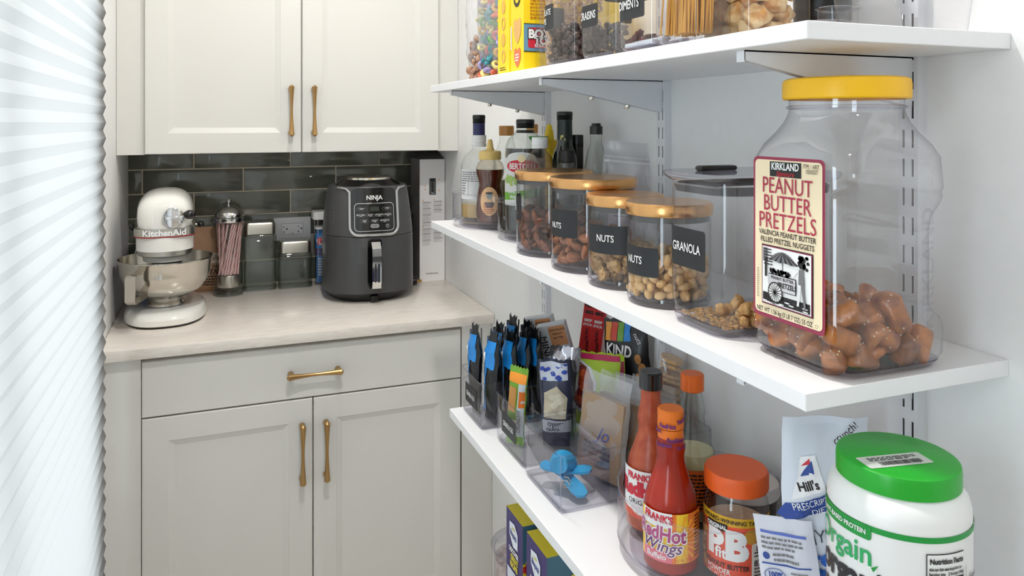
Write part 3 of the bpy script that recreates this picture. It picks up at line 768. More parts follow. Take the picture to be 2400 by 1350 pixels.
obj('dispenser_picture', D.mb, pb); D = Dec(front(0, 0, 0))
for u, v in ((.020, .331), (.020, .320), (.070, .354), (.070, .315), (.012, .282), (.052, .283), (.012, .190), (.052, .191)): D.ell(u, v, .0022, .0022, OR, 1, 10)
for u, v, n in ((.010, .274, 4), (.010, .252, 4), (.010, .230, 5), (.010, .204, 3), (.050, .276, 2), (.050, .262, 3), (.050, .246, 2), (.010, .181, 3), (.010, .164, 4), (.010, .142, 4), (.050, .182, 3), (.050, .165, 3), (.050, .148, 3)):
    D.rect(u, v, u + .030, v + .0017, TX, 1); D.small(u, v - .004, u + .032, n, .0042, mat((168, 165, 165), .5), 1, seed=int(v * 1e4) + int(u * 1e3), th=.3)
D.text('simplehuman', .044, .026, .0085, mat((90, 88, 88), .5))
obj('front_print', D.mb, pb)['kind'] = 'stuff'
D = Dec(left(0, .13, 0)); D.text('[80]', .095, .36, .02, mat((190, 110, 90), .5), rot=PI / 2); obj('side_print', D.mb, pb)

# ------------------------------------------------------------------ middle shelf
def viewang(x, y): return math.atan2(-y, -x)
def jar(x, y, r, H, label, a_off, lz0, lz1, lw, tsize, tz, t_off=0):
    """straight clear jar, gold lid, black label; a_off turns the label left of the camera's line"""
    t = thing('lidded_jar', label, 'jar', (x, y, ZM))
    b = MB().add(lathe([(.0001, .006), (r - .006, .006), (r - .0015, .010), (r, .016), (r, H - .022), (r - .001, H - .016)], 48), M_CLEAR)
    b.add(lathe([(r - .003, 0), (r - .001, .002), (r + .0002, .008), (r - .001, .012), (r - .006, .007)], 48, True), M_CLEARR)
    obj('clear_body', b, t)
    lid = MB().add(lathe([(r - .001, H - .0165), (r + .002, H - .016), (r + .003, H - .014), (r + .003, H - .003), (r + .001, H), (r - .006, H), (.0001, H - .0005)], 56), M_GOLDLID)
    lo = obj('gold_lid', lid, t)
    obj('lid_gasket', MB().add(lathe([(r - .002, H - .024), (r - .002, H - .0168), (.0001, H - .0168)], 48), mat((70, 68, 66), .5)), lo)
    a = viewang(x, y) + a_off
    D = Dec(cyl(r, a, 0), .0003); D.rrect(-lw / 2, lz0, lw / 2, lz1, .003, M_LABELB, 0, 14)
    lb = obj('black_label', D.mb, t)
    D = Dec(cyl(r, a, 0), .0007); D.text('NUTS', t_off, tz, tsize, M_WHITE, bold=.012, sx=.82); obj('lettering', D.mb, lb)
    return t
DG = PI / 180
jar(.580, 1.270, .0697, .152, 'large gold-lidded jar of pecans beside the oil bottles', -88 * DG, .062, .106, .074, .016, .084)
jar(.580, 1.114, .0697, .150, 'large gold-lidded jar of almonds', -50 * DG, .056, .100, .072, .0130, .074, -.008)
jar(.566, .984, .0555, .134, 'small gold-lidded jar of walnuts', -33 * DG, .051, .092, .074, .0140, .073, .002)
jar(.566, .867, .0555, .134, 'small gold-lidded jar of peanuts beside the granola container', -51 * DG, .040, .078, .074, .0140, .060, -.001)
# nuts, one object each
M_ALM = noisy('almond_skin', (140, 84, 52), (182, 118, 76), 120, .6, .4, 300, obj_var=.3, stretch=(1, 1, .25))
M_PEC = noisy('pecan_skin', (92, 50, 34), (146, 88, 56), 90, .5, .5, 200, obj_var=.35)
M_WAL = noisy('walnut_meat', (128, 86, 48), (206, 168, 112), 70, .6, .5, 200, obj_var=.3)
M_PEA = noisy('roasted_peanut', (206, 158, 96), (232, 196, 140), 60, .5, .2, 150, obj_var=.2)
def almond(seed):
    v, f = blob(.0085, .0055, .0125, 2, .06, 2, seed)
    v = [(x * (1 - .30 * (z / .0125)), y * (1 - .25 * (z / .0125)), z) for x, y, z in v]; return mesh_of(MB().add((v, f), M_ALM), 'almond')
def pecan(seed):
    v, f = blob(.0085, .0055, .0160, 3, .05, 2, seed); o = []
    for x, y, z in v:
        a = math.atan2(y, x); k = 1 + .12 * math.cos(a * 6 + z * 120) - (.38 if abs(x) < .002 and y > 0 else 0)
        o.append((x * k, y * k, z))
    return mesh_of(MB().add((o, f), M_PEC), 'pecan')
def walnut(seed):
    return mesh_of(MB().add(blob(.0118, .0075, .0102, 3, .75, 2.6, seed), M_WAL), 'walnut')
def peanut(seed):
    v, f = blob(.0062, .0046, .0080, 2, .08, 2, seed); return mesh_of(MB().add((v, f), M_PEA), 'peanut')
R = random.Random(11)
def fill_jar(name, meshes, x, y, r, n, pr, zmax, label, cat, group, seed, z0=.010, tr=14, pull_=0):
    P = pack(n, in_disc(x, y, r - pr * 1.02), pr, ZM + z0, seed, tr, ZM + zmax)
    place(name, meshes, [((a, b, c), rrot(R), R.uniform(1.0, 1.2)) for a, b, c in P], label, cat, group)
fill_jar('pecan', [pecan(i) for i in range(4)], .580, 1.270, .0690, 130, .0095, .080, 'shelled pecan half in the jar beside the oil bottles', 'pecan', 'pecans in the jar', 1)
fill_jar('almond', [almond(i) for i in range(4)], .580, 1.114, .0690, 130, .0094, .070, 'brown whole almond in the second gold-lidded jar', 'almond', 'almonds in the jar', 2)
fill_jar('walnut', [walnut(i) for i in range(5)], .566, .984, .0540, 110, .0090, .060, 'pale brown walnut piece in the small jar', 'walnut', 'walnuts in the jar', 3)
fill_jar('peanut', [peanut(i) for i in range(3)], .566, .867, .0550, 250, .0061, .068, 'golden roasted peanut in the jar next to the granola', 'peanut', 'peanuts in the jar', 4)
# granola container: rounded rectangle, clear lid with a dark gasket and handle
GX, GY = .597, .7375; GW, GD_ = .170, .122
gt = thing('granola_container', 'big clear container labelled GRANOLA with a flat clear lid', 'container', (GX, GY, ZM))
b = MB().add(loft(rings_rr([(.008, GW - .016, GD_ - .016, .028), (.014, GW - .004, GD_ - .004, .032), (.03, GW, GD_, .032), (.172, GW, GD_, .032)], 10), True, False), M_CLEAR)
b.add(loft(rings_rr([(0, GW - .016, GD_ - .016, .028), (.004, GW - .006, GD_ - .006, .032), (.012, GW - .002, GD_ - .002, .032), (.008, GW - .02, GD_ - .02, .028)], 10), True, False), M_CLEARR)
obj('clear_body', b, gt)
b = MB().add(loft(rings_rr([(.171, GW + .004, GD_ + .004, .034), (.176, GW + .018, GD_ + .014, .037), (.179, GW + .022, GD_ + .018, .038), (.182, GW + .020, GD_ + .016, .038), (.1825, .05, .03, .012)], 10), False, True), M_CLEARR)
lo = obj('clear_lid', b, gt)
obj('gasket', MB().add(loft(rings_rr([(.158, GW - .006, GD_ - .006, .032), (.166, GW - .003, GD_ - .003, .032), (.168, GW - .008, GD_ - .008, .032)], 10), False, False), mat((74, 72, 74), .4)), lo)
obj('lid_handle', MB().add(bx(-.064, .008, .1822, -.012, .024, .1885, .003), M_BLACK), lo)
D = Dec(left(-GW / 2, 0, 0), .0005)
def glab(u, v, off):     # the label wraps the rounded long side facing the aisle
    c = GD_ / 2 - .032
    if abs(u) <= c: return (-GW / 2 - off, -u, v)
    k = 1 if u > 0 else -1; a = (abs(u) - c) / .032
    return (-GW / 2 + .032 - (.032 + off) * math.cos(a), -k * (c + (.032 + off) * math.sin(a)), v)
D = Dec(glab, .0004); D.rrect(-.056, .070, .028, .116, .004, M_LABELB, 0, 16); lb = obj('black_label', D.mb, gt)
D = Dec(glab, .0008); D.text('GRANOLA', -.0085, .093, .0150, M_WHITE, bold=.012, sx=.78); obj('lettering', D.mb, lb)
M_GRA = noisy('toasted_oats', (190, 140, 78), (226, 182, 118), 150, .7, .5, 300, obj_var=.35)
P = pack(90, lambda Q: (GX + Q.uniform(-.045, .06), GY - .052 + abs(Q.gauss(0, .018))), .0055, ZM + .010, 21, 8, ZM + .034)
place('granola_cluster', [mesh_of(MB().add(blob(.007, .005, .0055, 2, .6, 3, i), M_GRA), 'granola_cluster') for i in range(5)], [((a, b_, c), rrot(R), R.uniform(.8, 1.3)) for a, b_, c in P], 'toasted granola cluster on the floor of the granola container', 'granola', 'granola clusters')
cr = MB(); Q = random.Random(5)
for i in range(900):
    u, v = Q.uniform(-GW / 2 + .014, GW / 2 - .014), Q.uniform(-GD_ / 2 + .014, GD_ / 2 - .014); k = 1; s_ = Q.uniform(.0008, .0018)
    cr.add(bx(u * k - s_, v * k - s_, 0, u * k + s_, v * k + s_, s_ * 1.2), M_GRA, False)
o = solo('granola_crumbs', cr, 'fine oat crumbs spread over the granola container floor', 'crumbs', (GX, GY, ZM + .0085)); o['kind'] = 'stuff'
# pretzel jar
PX, PY = .600, .594; PW, PD = .148, .136
pj = thing('pretzel_jar', 'big clear square jar with a yellow lid half filled with pretzel nuggets', 'jar', (PX, PY, ZM))
def pring(z, w, d, r, grip=0, n=8):
    out = []
    for x, y in rr(w, d, r, n):
        if grip:
            k = max(0, (x - .02) / (w / 2 - .02)); x -= grip * k
        out.append((x, y, z))
    return out
L = [(.004, PW - .022, PD - .022, .024, 0), (.008, PW - .008, PD - .008, .028, 0), (.016, PW, PD, .030, 0), (.040, PW, PD, .030, 0), (.050, PW, PD, .030, .006), (.060, PW, PD, .030, .022), (.068, PW, PD, .030, .026), (.138, PW, PD, .030, .026), (.150, PW, PD, .030, .020), (.162, PW, PD, .030, .004), (.168, PW, PD, .030, 0), (.172, PW - .002, PD - .002, .03, 0), (.176, PW + .001, PD + .001, .03, 0), (.206, PW, PD, .034, 0), (.218, PW - .006, PD - .005, .042, 0), (.230, PW - .018, PD - .014, .052, 0), (.240, .120, .119, .0590, 0), (.247, .113, .113, .0564, 0), (.252, .110, .110, .0549, 0), (.266, .110, .110, .0549, 0)]
M_JAR = clear('jar_plastic', (.985, .985, .99), (.76, .75, .80), gain=2.6)
b = MB().add(loft([pring(*l) for l in L], True, False), M_JAR)
b.add(loft([pring(.0, PW - .03, PD - .03, .022), pring(.003, PW - .014, PD - .014, .026), pring(.008, PW - .007, PD - .007, .028), pring(.0045, PW - .022, PD - .022, .024)], True, False), M_CLEARR)
obj('clear_body', b, pj)
YEL = mat((246, 190, 10), .38)
lid = MB().add(lathe([(.0560, .2635), (.0600, .2635), (.0612, .265), (.0612, .279), (.0600, .2835), (.057, .285), (.0001, .2848)], 64), YEL); obj('yellow_lid', lid, pj)
obj('neck_ring', MB().add(lathe([(.0548, .2535), (.0572, .2545), (.0572, .2565), (.0549, .2575)], 56), M_CLEARR), pj)
Dm = left(-PW / 2, 0, 0)
MAR, CRM, INK = mat((150, 45, 75), .45), mat((244, 226, 190), .5), mat((30, 26, 28), .5)
RED = mat((172, 44, 74), .45)
D = Dec(Dm, .0008); u0, u1, v0, v1 = -.050, .050, .040, .205
D.rrect(u0, v0, u1, v1, .006, MAR, 0); D.rrect(u0 + .003, v0 + .004, u1 - .003, v1 - .003, .005, CRM, 1)
lb = obj('paper_label', D.mb, pj)
D = Dec(Dm, .0018)
D.rect(-.024, .1855, .020, .2005, M_BLACK, 0); D.text('KIRKLAND', -.002, .1955, .0098, M_WHITE, 1, bold=.03, sx=.82); D.text('Signature', -.002, .1885, .0068, mat((215, 40, 60), .5), 1, shear=.35)
D.text('ITM. / ART.', .034, .1975, .0058, INK, 1, sx=.8).text('1050557', .034, .1925, .0058, INK, 1, sx=.8)
D.text('PEANUT', 0, .1755, .0230, RED, 1, sx=.82).text('BUTTER', 0, .1575, .0230, RED, 1, sx=.82).text('PRETZELS', 0, .1395, .0230, RED, 1, sx=.82)
D.text('VALENCIA PEANUT BUTTER', 0, .1275, .0072, INK, 1, bold=.015, sx=.88).text('FILLED PRETZEL NUGGETS', 0, .1200, .0072, INK, 1, bold=.015, sx=.88)
D.rect(-.036, .054, .036, .115, INK, 0).rect(-.0352, .0548, .0352, .1142, MAR, 1).rect(-.0342, .0558, .0342, .1132, M_WHITE, 2)
GR = mat((120, 118, 120), .5)
D.rect(-.033, .057, .033, .0665, INK, 3); D.rect(-.033, .098, -.026, .112, GR, 3); D.small(-.031, .110, -.018, 6, .003, INK, 4, seed=9)
for i in range(26): D.ell(.026 + Q.uniform(-.008, .006), .106 + Q.uniform(-.008, .005), .0022, .0018, INK, 3, 7)
um_ = [(-.024 + .040 * i / 16, .100 + .0105 * math.sin(PI * i / 16) ** .8) for i in range(17)]
D.poly(um_ + [(.016 - .008 * k, .1005 - .0015 * (k % 2)) for k in range(1, 5)], GR, 4)
for k in range(6):
    a = -.024 + .008 * k; D.poly([(-.004, .1108), (a, .100), (a + .003, .1005)], INK, 5)
D.rect(-.0045, .083, -.0036, .1, INK, 4)
for i in range(30): D.ell(-.008 + Q.uniform(-.014, .014), .0885 + Q.uniform(-.002, .003), .002, .0018, INK, 4, 7)
D.rect(-.024, .071, .015, .087, INK, 4).rect(-.0232, .0718, .0142, .0862, mat((206, 204, 206), .5), 5).text('PEANUT BUTTER', -.004, .0835, .0042, INK, 6, bold=.02).text('PRETZELS', .003, .0775, .0068, INK, 6, bold=.03, sx=.9)
D.ring(-.0135, .0690, .0105, .0105, .0012, INK, 7); D.ell(-.0135, .0690, .0092, .0092, M_WHITE, 6)
for k in range(8):
    a = k * PI / 8; c_, s2 = math.cos(a) * .0095, math.sin(a) * .0095; p_, q_ = -s2 * .035, c_ * .035
    D.poly([(-.0135 - c_ + p_, .069 - s2 + q_), (-.0135 + c_ + p_, .069 + s2 + q_), (-.0135 + c_ - p_, .069 + s2 - q_), (-.0135 - c_ - p_, .069 - s2 - q_)], INK, 8)
D.ell(.022, .1015, .0026, .003, INK, 6, 10).poly([(.0195, .098), (.0255, .098), (.0265, .083), (.0185, .083)], GR, 6).poly([(.018, .0935), (.0195, .096), (.013, .0885), (.012, .087)], INK, 7).poly([(.019, .083), (.0225, .083), (.0195, .062), (.0165, .062)], mat((225, 225, 225), .5), 6).poly([(.022, .083), (.026, .083), (.029, .060), (.0265, .060)], GR, 6).rect(-.029, .083, -.026, .098, INK, 6).ell(-.0275, .1, .0018, .002, INK, 6, 8)
for i in range(14): D.ell(Q.uniform(-.03, .03), Q.uniform(.057, .066), .004, .0007, M_WHITE, 5, 8)
D.text('NET WT 1.56 kg (3 LB 7 OZ) 55 OZ', -.004, .0478, .0066, INK, 1, bold=.01, sx=.78); D.ring(.0405, .0478, .0018, .0018, .0003, INK, 1, 12)
D.small(-.0425, .088, -.0405, 14, .0022, INK, 1, seed=4)
obj('label_print', D.mb, lb)
D = Dec(flat((.035, -PD / 2, .06), (0, 0, 1), (-1, 0, 0)), .0002); D.text('KIRKLAND', .040, 0, .022, M_CLEARR, 0, bold=.02, sx=1.1)
b = D.mb
v_, f_ = bx(.012, -PD / 2 - .0012, .062, .058, -PD / 2 + .0006, .152, .0025)
obj('embossed_mark', b, pj)
M_PRZ = noisy('baked_pretzel', (112, 52, 12), (198, 120, 44), 45, .32, .5, 160, coat=.4, obj_var=.5)
def nugget(seed):
    v, f = bx(-.0165, -.0095, -.0100, .0165, .0095, .0100, .0062, 3)
    o = Vector((seed * 3.1, 0, 0)); v = [tuple(Vector(p) * (1 + .42 * noise.noise(Vector(p) * 75 + o)) + Vector((0, .0025 * math.cos(p[0] * 160), 0))) for p in v]
    b = MB().add((v, f), M_PRZ); q = random.Random(seed); SALT = mat((235, 222, 200), .5)
    for i in range(8):
        p = Vector(v[q.randrange(len(v))]); b.add(bx(p.x - .0005, p.y - .0005, p.z - .0005, p.x + .0006, p.y + .0006, p.z + .0006), SALT, False)
    return mesh_of(b, 'pretzel_nugget')
P = pack(170, in_box(PX - PW / 2 + .0165, PY - PD / 2 + .0165, PX + PW / 2 - .0165, PY + PD / 2 - .0165), .0106, ZM + .006, 31, 16, ZM + .064)
P = [p for p in P if not (p[2] > ZM + .034 and p[0] > PX + .038)]       # the jar narrows at its grip
place('pretzel_nugget', [nugget(i) for i in range(6)], [((a, b_, c), rrot(R), R.uniform(.95, 1.1)) for a, b_, c in P], 'glossy brown pretzel nugget in the yellow-lidded jar', 'pretzel', 'pretzel nuggets in the jar')
# turntables
def turntable(x, y, z, r, H, label, floor=.012):
    t = thing('clear_turntable', label, 'turntable', (x, y, z))
    obj('foot', MB().add(lathe([(.0001, 0), (r * .80, 0), (r * .86, .003), (r * .86, .009), (.0001, .009)], 56), M_CLEARR), t)
    b = MB().add(lathe([(.0001, floor), (r - .006, floor), (r - .0015, floor + .004), (r, floor + .010), (r, H - .003)], 64), M_CLEAR)
    b.add(lathe([(r - .002, H - .004), (r + .0005, H - .003), (r + .0012, H - .001), (r, H), (r - .002, H - .001)], 64), M_CLEARR)
    b.add(lathe([(r - .008, floor - .003), (r - .002, floor - .001), (r + .0004, floor + .006), (r - .003, floor + .006)], 64), M_CLEARR)
    obj('tray', b, t); return t
TT1, TT2, TT3 = (.615, 1.660), (.632, 1.435), (.603, .840)
turntable(*TT1, ZM, .108, .080, 'clear round turntable at the far end of the middle shelf')
turntable(*TT2, ZM, .097, .080, 'clear round turntable behind the pecan jar')
FZ = ZM + .0125
def bottle(name, label, x, y, z, prof, m, parts, n=28, cat='bottle', rz=0):
    t = thing(name, label, cat, (x, y, z), rz); bo = obj('bottle_body', MB().add(lathe(prof, n, True), m), t)
    for nm, pr, mm in parts: obj(nm, MB().add(lathe(pr, n, True, True), mm), t)
    return t
def cap(r, z0, z1, ribs=0): return [(r - .0008, z0), (r, z0 + .001), (r, z1 - .0015), (r - .0015, z1), (.0001, z1)]
def ridged(r, z0, z1, k=3):
    P = [(r - .001, z0)]; h = (z1 - z0)
    for i in range(k): a = z0 + h * .5 * i / k; P += [(r, a + .0005), (r, a + h * .5 / k - .002), (r - .0012, a + h * .5 / k - .001)]
    return P + [(r, z0 + h * .52), (r, z1 - .002), (r - .002, z1), (.0001, z1)]
# clear bottle with a blue neck sleeve and a black top
va = viewang(.58, 1.70)
t = bottle('clear_spirit_bottle', 'clear bottle with a dark blue neck band and white collar in the far turntable', .580, 1.700, FZ, [(.038, 0), (.042, .004), (.043, .10), (.042, .128), (.036, .146), (.022, .160), (.015, .166), (.0145, .186)], M_GLASS,
    [('white_collar', [(.017, .170), (.018, .172), (.018, .178), (.016, .180), (.0175, .181), (.0175, .197), (.016, .198)], M_WHITE), ('blue_band', [(.0145, .197), (.0145, .226), (.0140, .227)], mat((44, 44, 96), .4)), ('black_cap', ridged(.0155, .226, .246), M_BLACK)])
obj('liquid', MB().add(lathe([(.037, .002), (.041, .005), (.0418, .036), (.0001, .036)], 28, True), mat((196, 160, 98), .15)), t)
D = Dec(cyl(.043, va - .35, 0), .0008); D.rrect(-.038, .048, .038, .118, .002, mat((222, 222, 222), .5), 0, 12).bars(-.012, .056, .016, .092, GR, 1, 3, False).small(-.032, .11, .032, 5, .005, GR, 1, seed=2).small(-.034, .09, -.018, 6, .006, GR, 1, seed=5); obj('back_label', D.mb, t)
# honey bear bottle
hx, hy = .575, 1.607
t = bottle('honey_bottle', 'squat honey bottle with a pale yellow spout cap in the far turntable', hx, hy, FZ, [(.026, 0), (.030, .004), (.032, .03), (.030, .06), (.025, .086), (.027, .098), (.0315, .112), (.032, .124), (.028, .136), (.022, .142), (.021, .148)], clear('honey_plastic', (.9, .86, .8), (.4, .25, .16), gain=1.6),
    [('honey', [(.0245, .002), (.0285, .006), (.0305, .03), (.0285, .06), (.0235, .086), (.0255, .098), (.030, .112), (.0305, .122), (.0001, .123)], mat((96, 34, 16), .12, coat=.6)),
     ('spout_cap', [(.0245, .144), (.0255, .145), (.0255, .160), (.024, .163), (.011, .165), (.008, .170), (.0055, .186), (.004, .1895)], mat((232, 200, 120), .35))])
D = Dec(cyl(.0322, viewang(hx, hy) - .05, 0), .001); OLB = mat((236, 190, 140), .5)
D.ell(0, .052, .0215, .033, mat((120, 78, 50), .5), 0, 28).ell(0, .052, .0205, .032, OLB, 1, 28).ell(0, .064, .006, .0075, mat((150, 160, 160), .5), 2).poly([(-.011, .050), (.011, .050), (.007, .038), (-.007, .038)], mat((80, 86, 90), .5), 2).ell(0, .0705, .0085, .0025, mat((70, 74, 76), .5), 3).small(-.013, .045, .013, 6, .004, mat((170, 70, 40), .5), 2, seed=3); obj('oval_label', D.mb, t)
# gold-capped bottles
GC = mat((206, 146, 76), .35)
bottle('gold_cap_bottle', 'clear bottle with a ribbed gold cap behind the honey bottle', .655, 1.712, FZ, [(.030, 0), (.033, .004), (.033, .12), (.029, .150), (.018, .180), (.016, .196)], M_GLASS, [('gold_cap', cap(.0185, .196, .220), GC), ('liquid', [(.028, .003), (.032, .006), (.032, .09), (.0001, .09)], mat((180, 168, 130), .2))])
bottle('gold_cap_bottle', 'clear bottle with a gold cap half hidden behind the balsamic vinegar', .680, 1.610, FZ, [(.019, 0), (.021, .003), (.021, .14), (.013, .175), (.012, .205)], M_GLASS, [('gold_cap', cap(.0135, .203, .224), GC), ('liquid', [(.017, .003), (.020, .006), (.020, .08), (.0001, .08)], mat((150, 120, 70), .2))])
bottle('green_cap_bottle', 'slim bottle with a flat green cap behind the balsamic vinegar', .665, 1.540, ZM, [(.013, 0), (.015, .003), (.015, .17), (.012, .19), (.011, .198)], M_GREENGL, [('green_cap', [(.013, .196), (.021, .206), (.0215, .2095), (.0001, .210)], mat((40, 140, 40), .4))])
bottle('mustard_bottle', 'yellow squeeze bottle with a pointed yellow nozzle near the wall', .702, 1.562, ZM, [(.018, 0), (.020, .003), (.0205, .15), (.0205, .196), (.019, .200)], mat((232, 188, 20), .4), [('nozzle', [(.012, .198), (.011, .204), (.009, .222), (.0075, .223), (.0065, .232), (.0035, .236)], mat((240, 204, 20), .35))])
# balsamic vinegar with label
bx_, by_ = .600, 1.458; va = viewang(bx_, by_)
t = bottle('vinegar_bottle', 'dark balsamic vinegar bottle with a red oval brand label', bx_, by_, FZ, [(.038, 0), (.042, .005), (.0425, .165), (.041, .180), (.034, .195), (.022, .206), (.0175, .212), (.017, .224)], M_GREENGL,
    [('vinegar', [(.037, .002), (.041, .006), (.0415, .164), (.0405, .174), (.0001, .174)], mat((26, 14, 12), .1, coat=.3)), ('neck_seal', [(.0185, .206), (.019, .207), (.019, .211), (.018, .212)], M_BLACK), ('black_cap', ridged(.0195, .216, .2345), M_BLACK)])
D = Dec(cyl(.0426, va - .08, .017), .0008)
D.rrect(-.055, .040, .055, .138, .004, mat((214, 214, 210), .5), 0, 16).ell(-.006, .138, .034, .012, mat((214, 214, 210), .5), 0).ell(-.004, .121, .036, .0135, mat((196, 40, 54), .45), 1, 28).text('BERTOLLI', -.004, .1205, .0165, M_WHITE, 3, bold=.02, sx=.78).ell(-.004, .137, .008, .008, mat((232, 214, 170), .5), 3)
GN = mat((112, 170, 60), .5)
for i in range(26): D.ell(Q.uniform(-.045, -.012), Q.uniform(.082, .103), .0035, .0035, mat((130 + Q.randrange(40), 180, 90), .5), 2, 8)
D.poly([(-.052, .050), (.05, .060), (.05, .078), (-.052, .066)], GN, 2).text('WHITE', -.022, .068, .012, M_WHITE, 4, bold=.02, sx=.8).text('VINEGAR', -.014, .0575, .010, M_WHITE, 4, bold=.02, sx=.8)
obj('front_label', D.mb, t)
# white-capped clear bottle, olive oil, small black-capped bottles, soy bottle, zip bag
bottle('white_cap_bottle', 'clear round-shouldered bottle with a white screw cap behind the pecan jar', .600, 1.382, FZ, [(.028, 0), (.032, .004), (.0325, .12), (.032, .140), (.025, .158), (.016, .168), (.0135, .172), (.013, .182)], clear('rice_vinegar_glass', (.86, .80, .74), (.42, .36, .32), gain=1.5), [('white_cap', [(.0155, .176), (.016, .177), (.0162, .181), (.0150, .182), (.0162, .183), (.0160, .197), (.0145, .1985)], M_WHITE)])
M_OIL = mat((26, 34, 22), .08, coat=.7)
t = bottle('olive_oil_bottle', 'tall dark green olive oil bottle with a black cap', .670, 1.413, FZ, [(.024, 0), (.026, .004), (.026, .145), (.024, .160), (.017, .182), (.0155, .195), (.0150, .232)], M_OIL, [('neck_sleeve', [(.0156, .172), (.0160, .198), (.0156, .234)], mat((16, 34, 34), .35)), ('black_cap', ridged(.0168, .233, .2505), M_BLACK)])
D = Dec(cyl(.016, viewang(.67, 1.413) - .2, 0), .0006); [D.ell(Q.uniform(-.005, .005), .197 + Q.uniform(-.004, .004), .002, .0018, mat((206, 198, 110), .35), 0, 8) for i in range(6)]; obj('gold_emblem', D.mb, t)
bottle('black_cap_bottle', 'small clear bottle with a black cap in front of the olive oil', .652, 1.365, FZ, [(.016, 0), (.018, .003), (.0185, .13), (.016, .142), (.0155, .148)], M_GLASS, [('black_cap', cap(.0165, .147, .1725), M_BLACK), ('contents', [(.014, .003), (.0165, .006), (.017, .118), (.0001, .122)], mat((38, 34, 32), .6))])
bottle('spice_grinder', 'dark slim bottle with a flat black top beside the olive oil', .706, 1.428, FZ, [(.012, 0), (.0135, .003), (.0135, .185), (.013, .198), (.0125, .201)], mat((28, 26, 26), .25), [('flat_cap', cap(.0135, .176, .202), M_BLACK)])
bottle('soy_sauce_bottle', 'clear glass bottle with a stepped black cap by the wall', .702, 1.334, ZM, [(.021, 0), (.0235, .004), (.0235, .15), (.018, .18), (.0115, .198), (.0115, .212), (.013, .213), (.013, .216)], M_GREENGL, [('stepped_cap', [(.0128, .2165), (.0128, .233), (.0095, .2335), (.0090, .2385), (.0001, .239)], M_BLACK), ('sauce', [(.019, .003), (.0225, .006), (.0225, .032), (.0001, .032)], mat((26, 16, 12), .2))])
bld, fm = pouch(.092, .205, .022, seal=.02, seed=12, wr=.004, nu=14, nv=22, flare=.01)
t = thing('zip_bag', 'crumpled clear zip bag with a pink printed packet behind the almond jar', 'zip bag', (.693, 1.222, ZM), rz=-.45, tilt=(-.06, .09))
obj('film', bld(MB(), M_FILM2), t); D = Dec(fm, .0012); D.rect(-.044, .165, .044, .169, mat((226, 228, 234), .3), 0, 10).rect(-.044, .174, .044, .1765, mat((216, 218, 226), .3), 0, 10); obj('zip_strip', D.mb, t)
b2, f2 = pouch(.05, .10, .012, seal=.004, seed=14, wr=.002)
t2 = thing('spice_packet', 'small pink and white packet inside the clear zip bag', 'packet', (.695, 1.224, ZM + .040), rz=-.45, tilt=(-.06, .09))
obj('packet_body', b2(MB(), mat((224, 208, 220), .5)), t2); D = Dec(f2, .0006); D.rect(-.018, .060, .02, .063, mat((200, 60, 130), .5), 0).small(-.016, .055, .018, 6, .006, mat((120, 110, 120), .5), 1, seed=4).rect(-.018, .085, .02, .088, mat((200, 60, 130), .5), 0); obj('print', D.mb, t2)

# ------------------------------------------------------------------ top shelf
M_FILM3 = clear('milky_film', (.94, .94, .95), (.6, .6, .64), rough=.2, gain=2, film=.20)
def tall_can(name, x0, y0, x1, y1, H, label, r=.014, lid=None):
    w, d = x1 - x0, y1 - y0; t = thing(name, label, 'canister', ((x0 + x1) / 2, (y0 + y1) / 2, ZT))
    b = MB().add(loft(rings_rr([(.004, w - .012, d - .012, r), (.008, w - .002, d - .002, r), (.014, w, d, r), (H - .02, w, d, r)]), True, False), M_CLEAR)
    b.add(loft(rings_rr([(0, w - .01, d - .01, r), (.003, w - .003, d - .003, r), (.007, w - .004, d - .004, r), (.0045, w - .014, d - .014, r)]), True, False), M_CLEARR); obj('clear_body', b, t)
    obj('lid', MB().add(loft(rings_rr([(H - .022, w + .004, d + .004, r), (H - .002, w + .004, d + .004, r), (H, w, d, r)])), lid or mat((226, 226, 228), .35)), t)
    return t
def wrapmap(w, d, r):          # aisle side of a rounded box, running round its corners
    c = d / 2 - r
    def f(u, v, off):
        if abs(u) <= c: return (-w / 2 - off, -u, v)
        k = 1 if u > 0 else -1; a = (abs(u) - c) / r
        if a > PI / 2: return (-w / 2 + r + (abs(u) - c - r * PI / 2), -k * (d / 2 + off), v)
        return (-w / 2 + r - (r + off) * math.cos(a), -k * (c + (r + off) * math.sin(a)), v)
    return f
def tl_label(t, w, d, u0, u1, z0, z1, tu, txt, size, r=.014):
    mp = wrapmap(w, d, r); D = Dec(mp, .0004); D.rrect(u0, z0, u1, z1, .003, M_LABELB, 0, 24); lb = obj('black_label', D.mb, t)
    D = Dec(mp, .0008); n = len(txt)
    for i, s_ in enumerate(txt): D.text(s_, tu, (z0 + z1) / 2 + (n - 1) * size * .55 - i * size * 1.1, size, M_WHITE, bold=.012, sx=.75)
    obj('lettering', D.mb, lb)
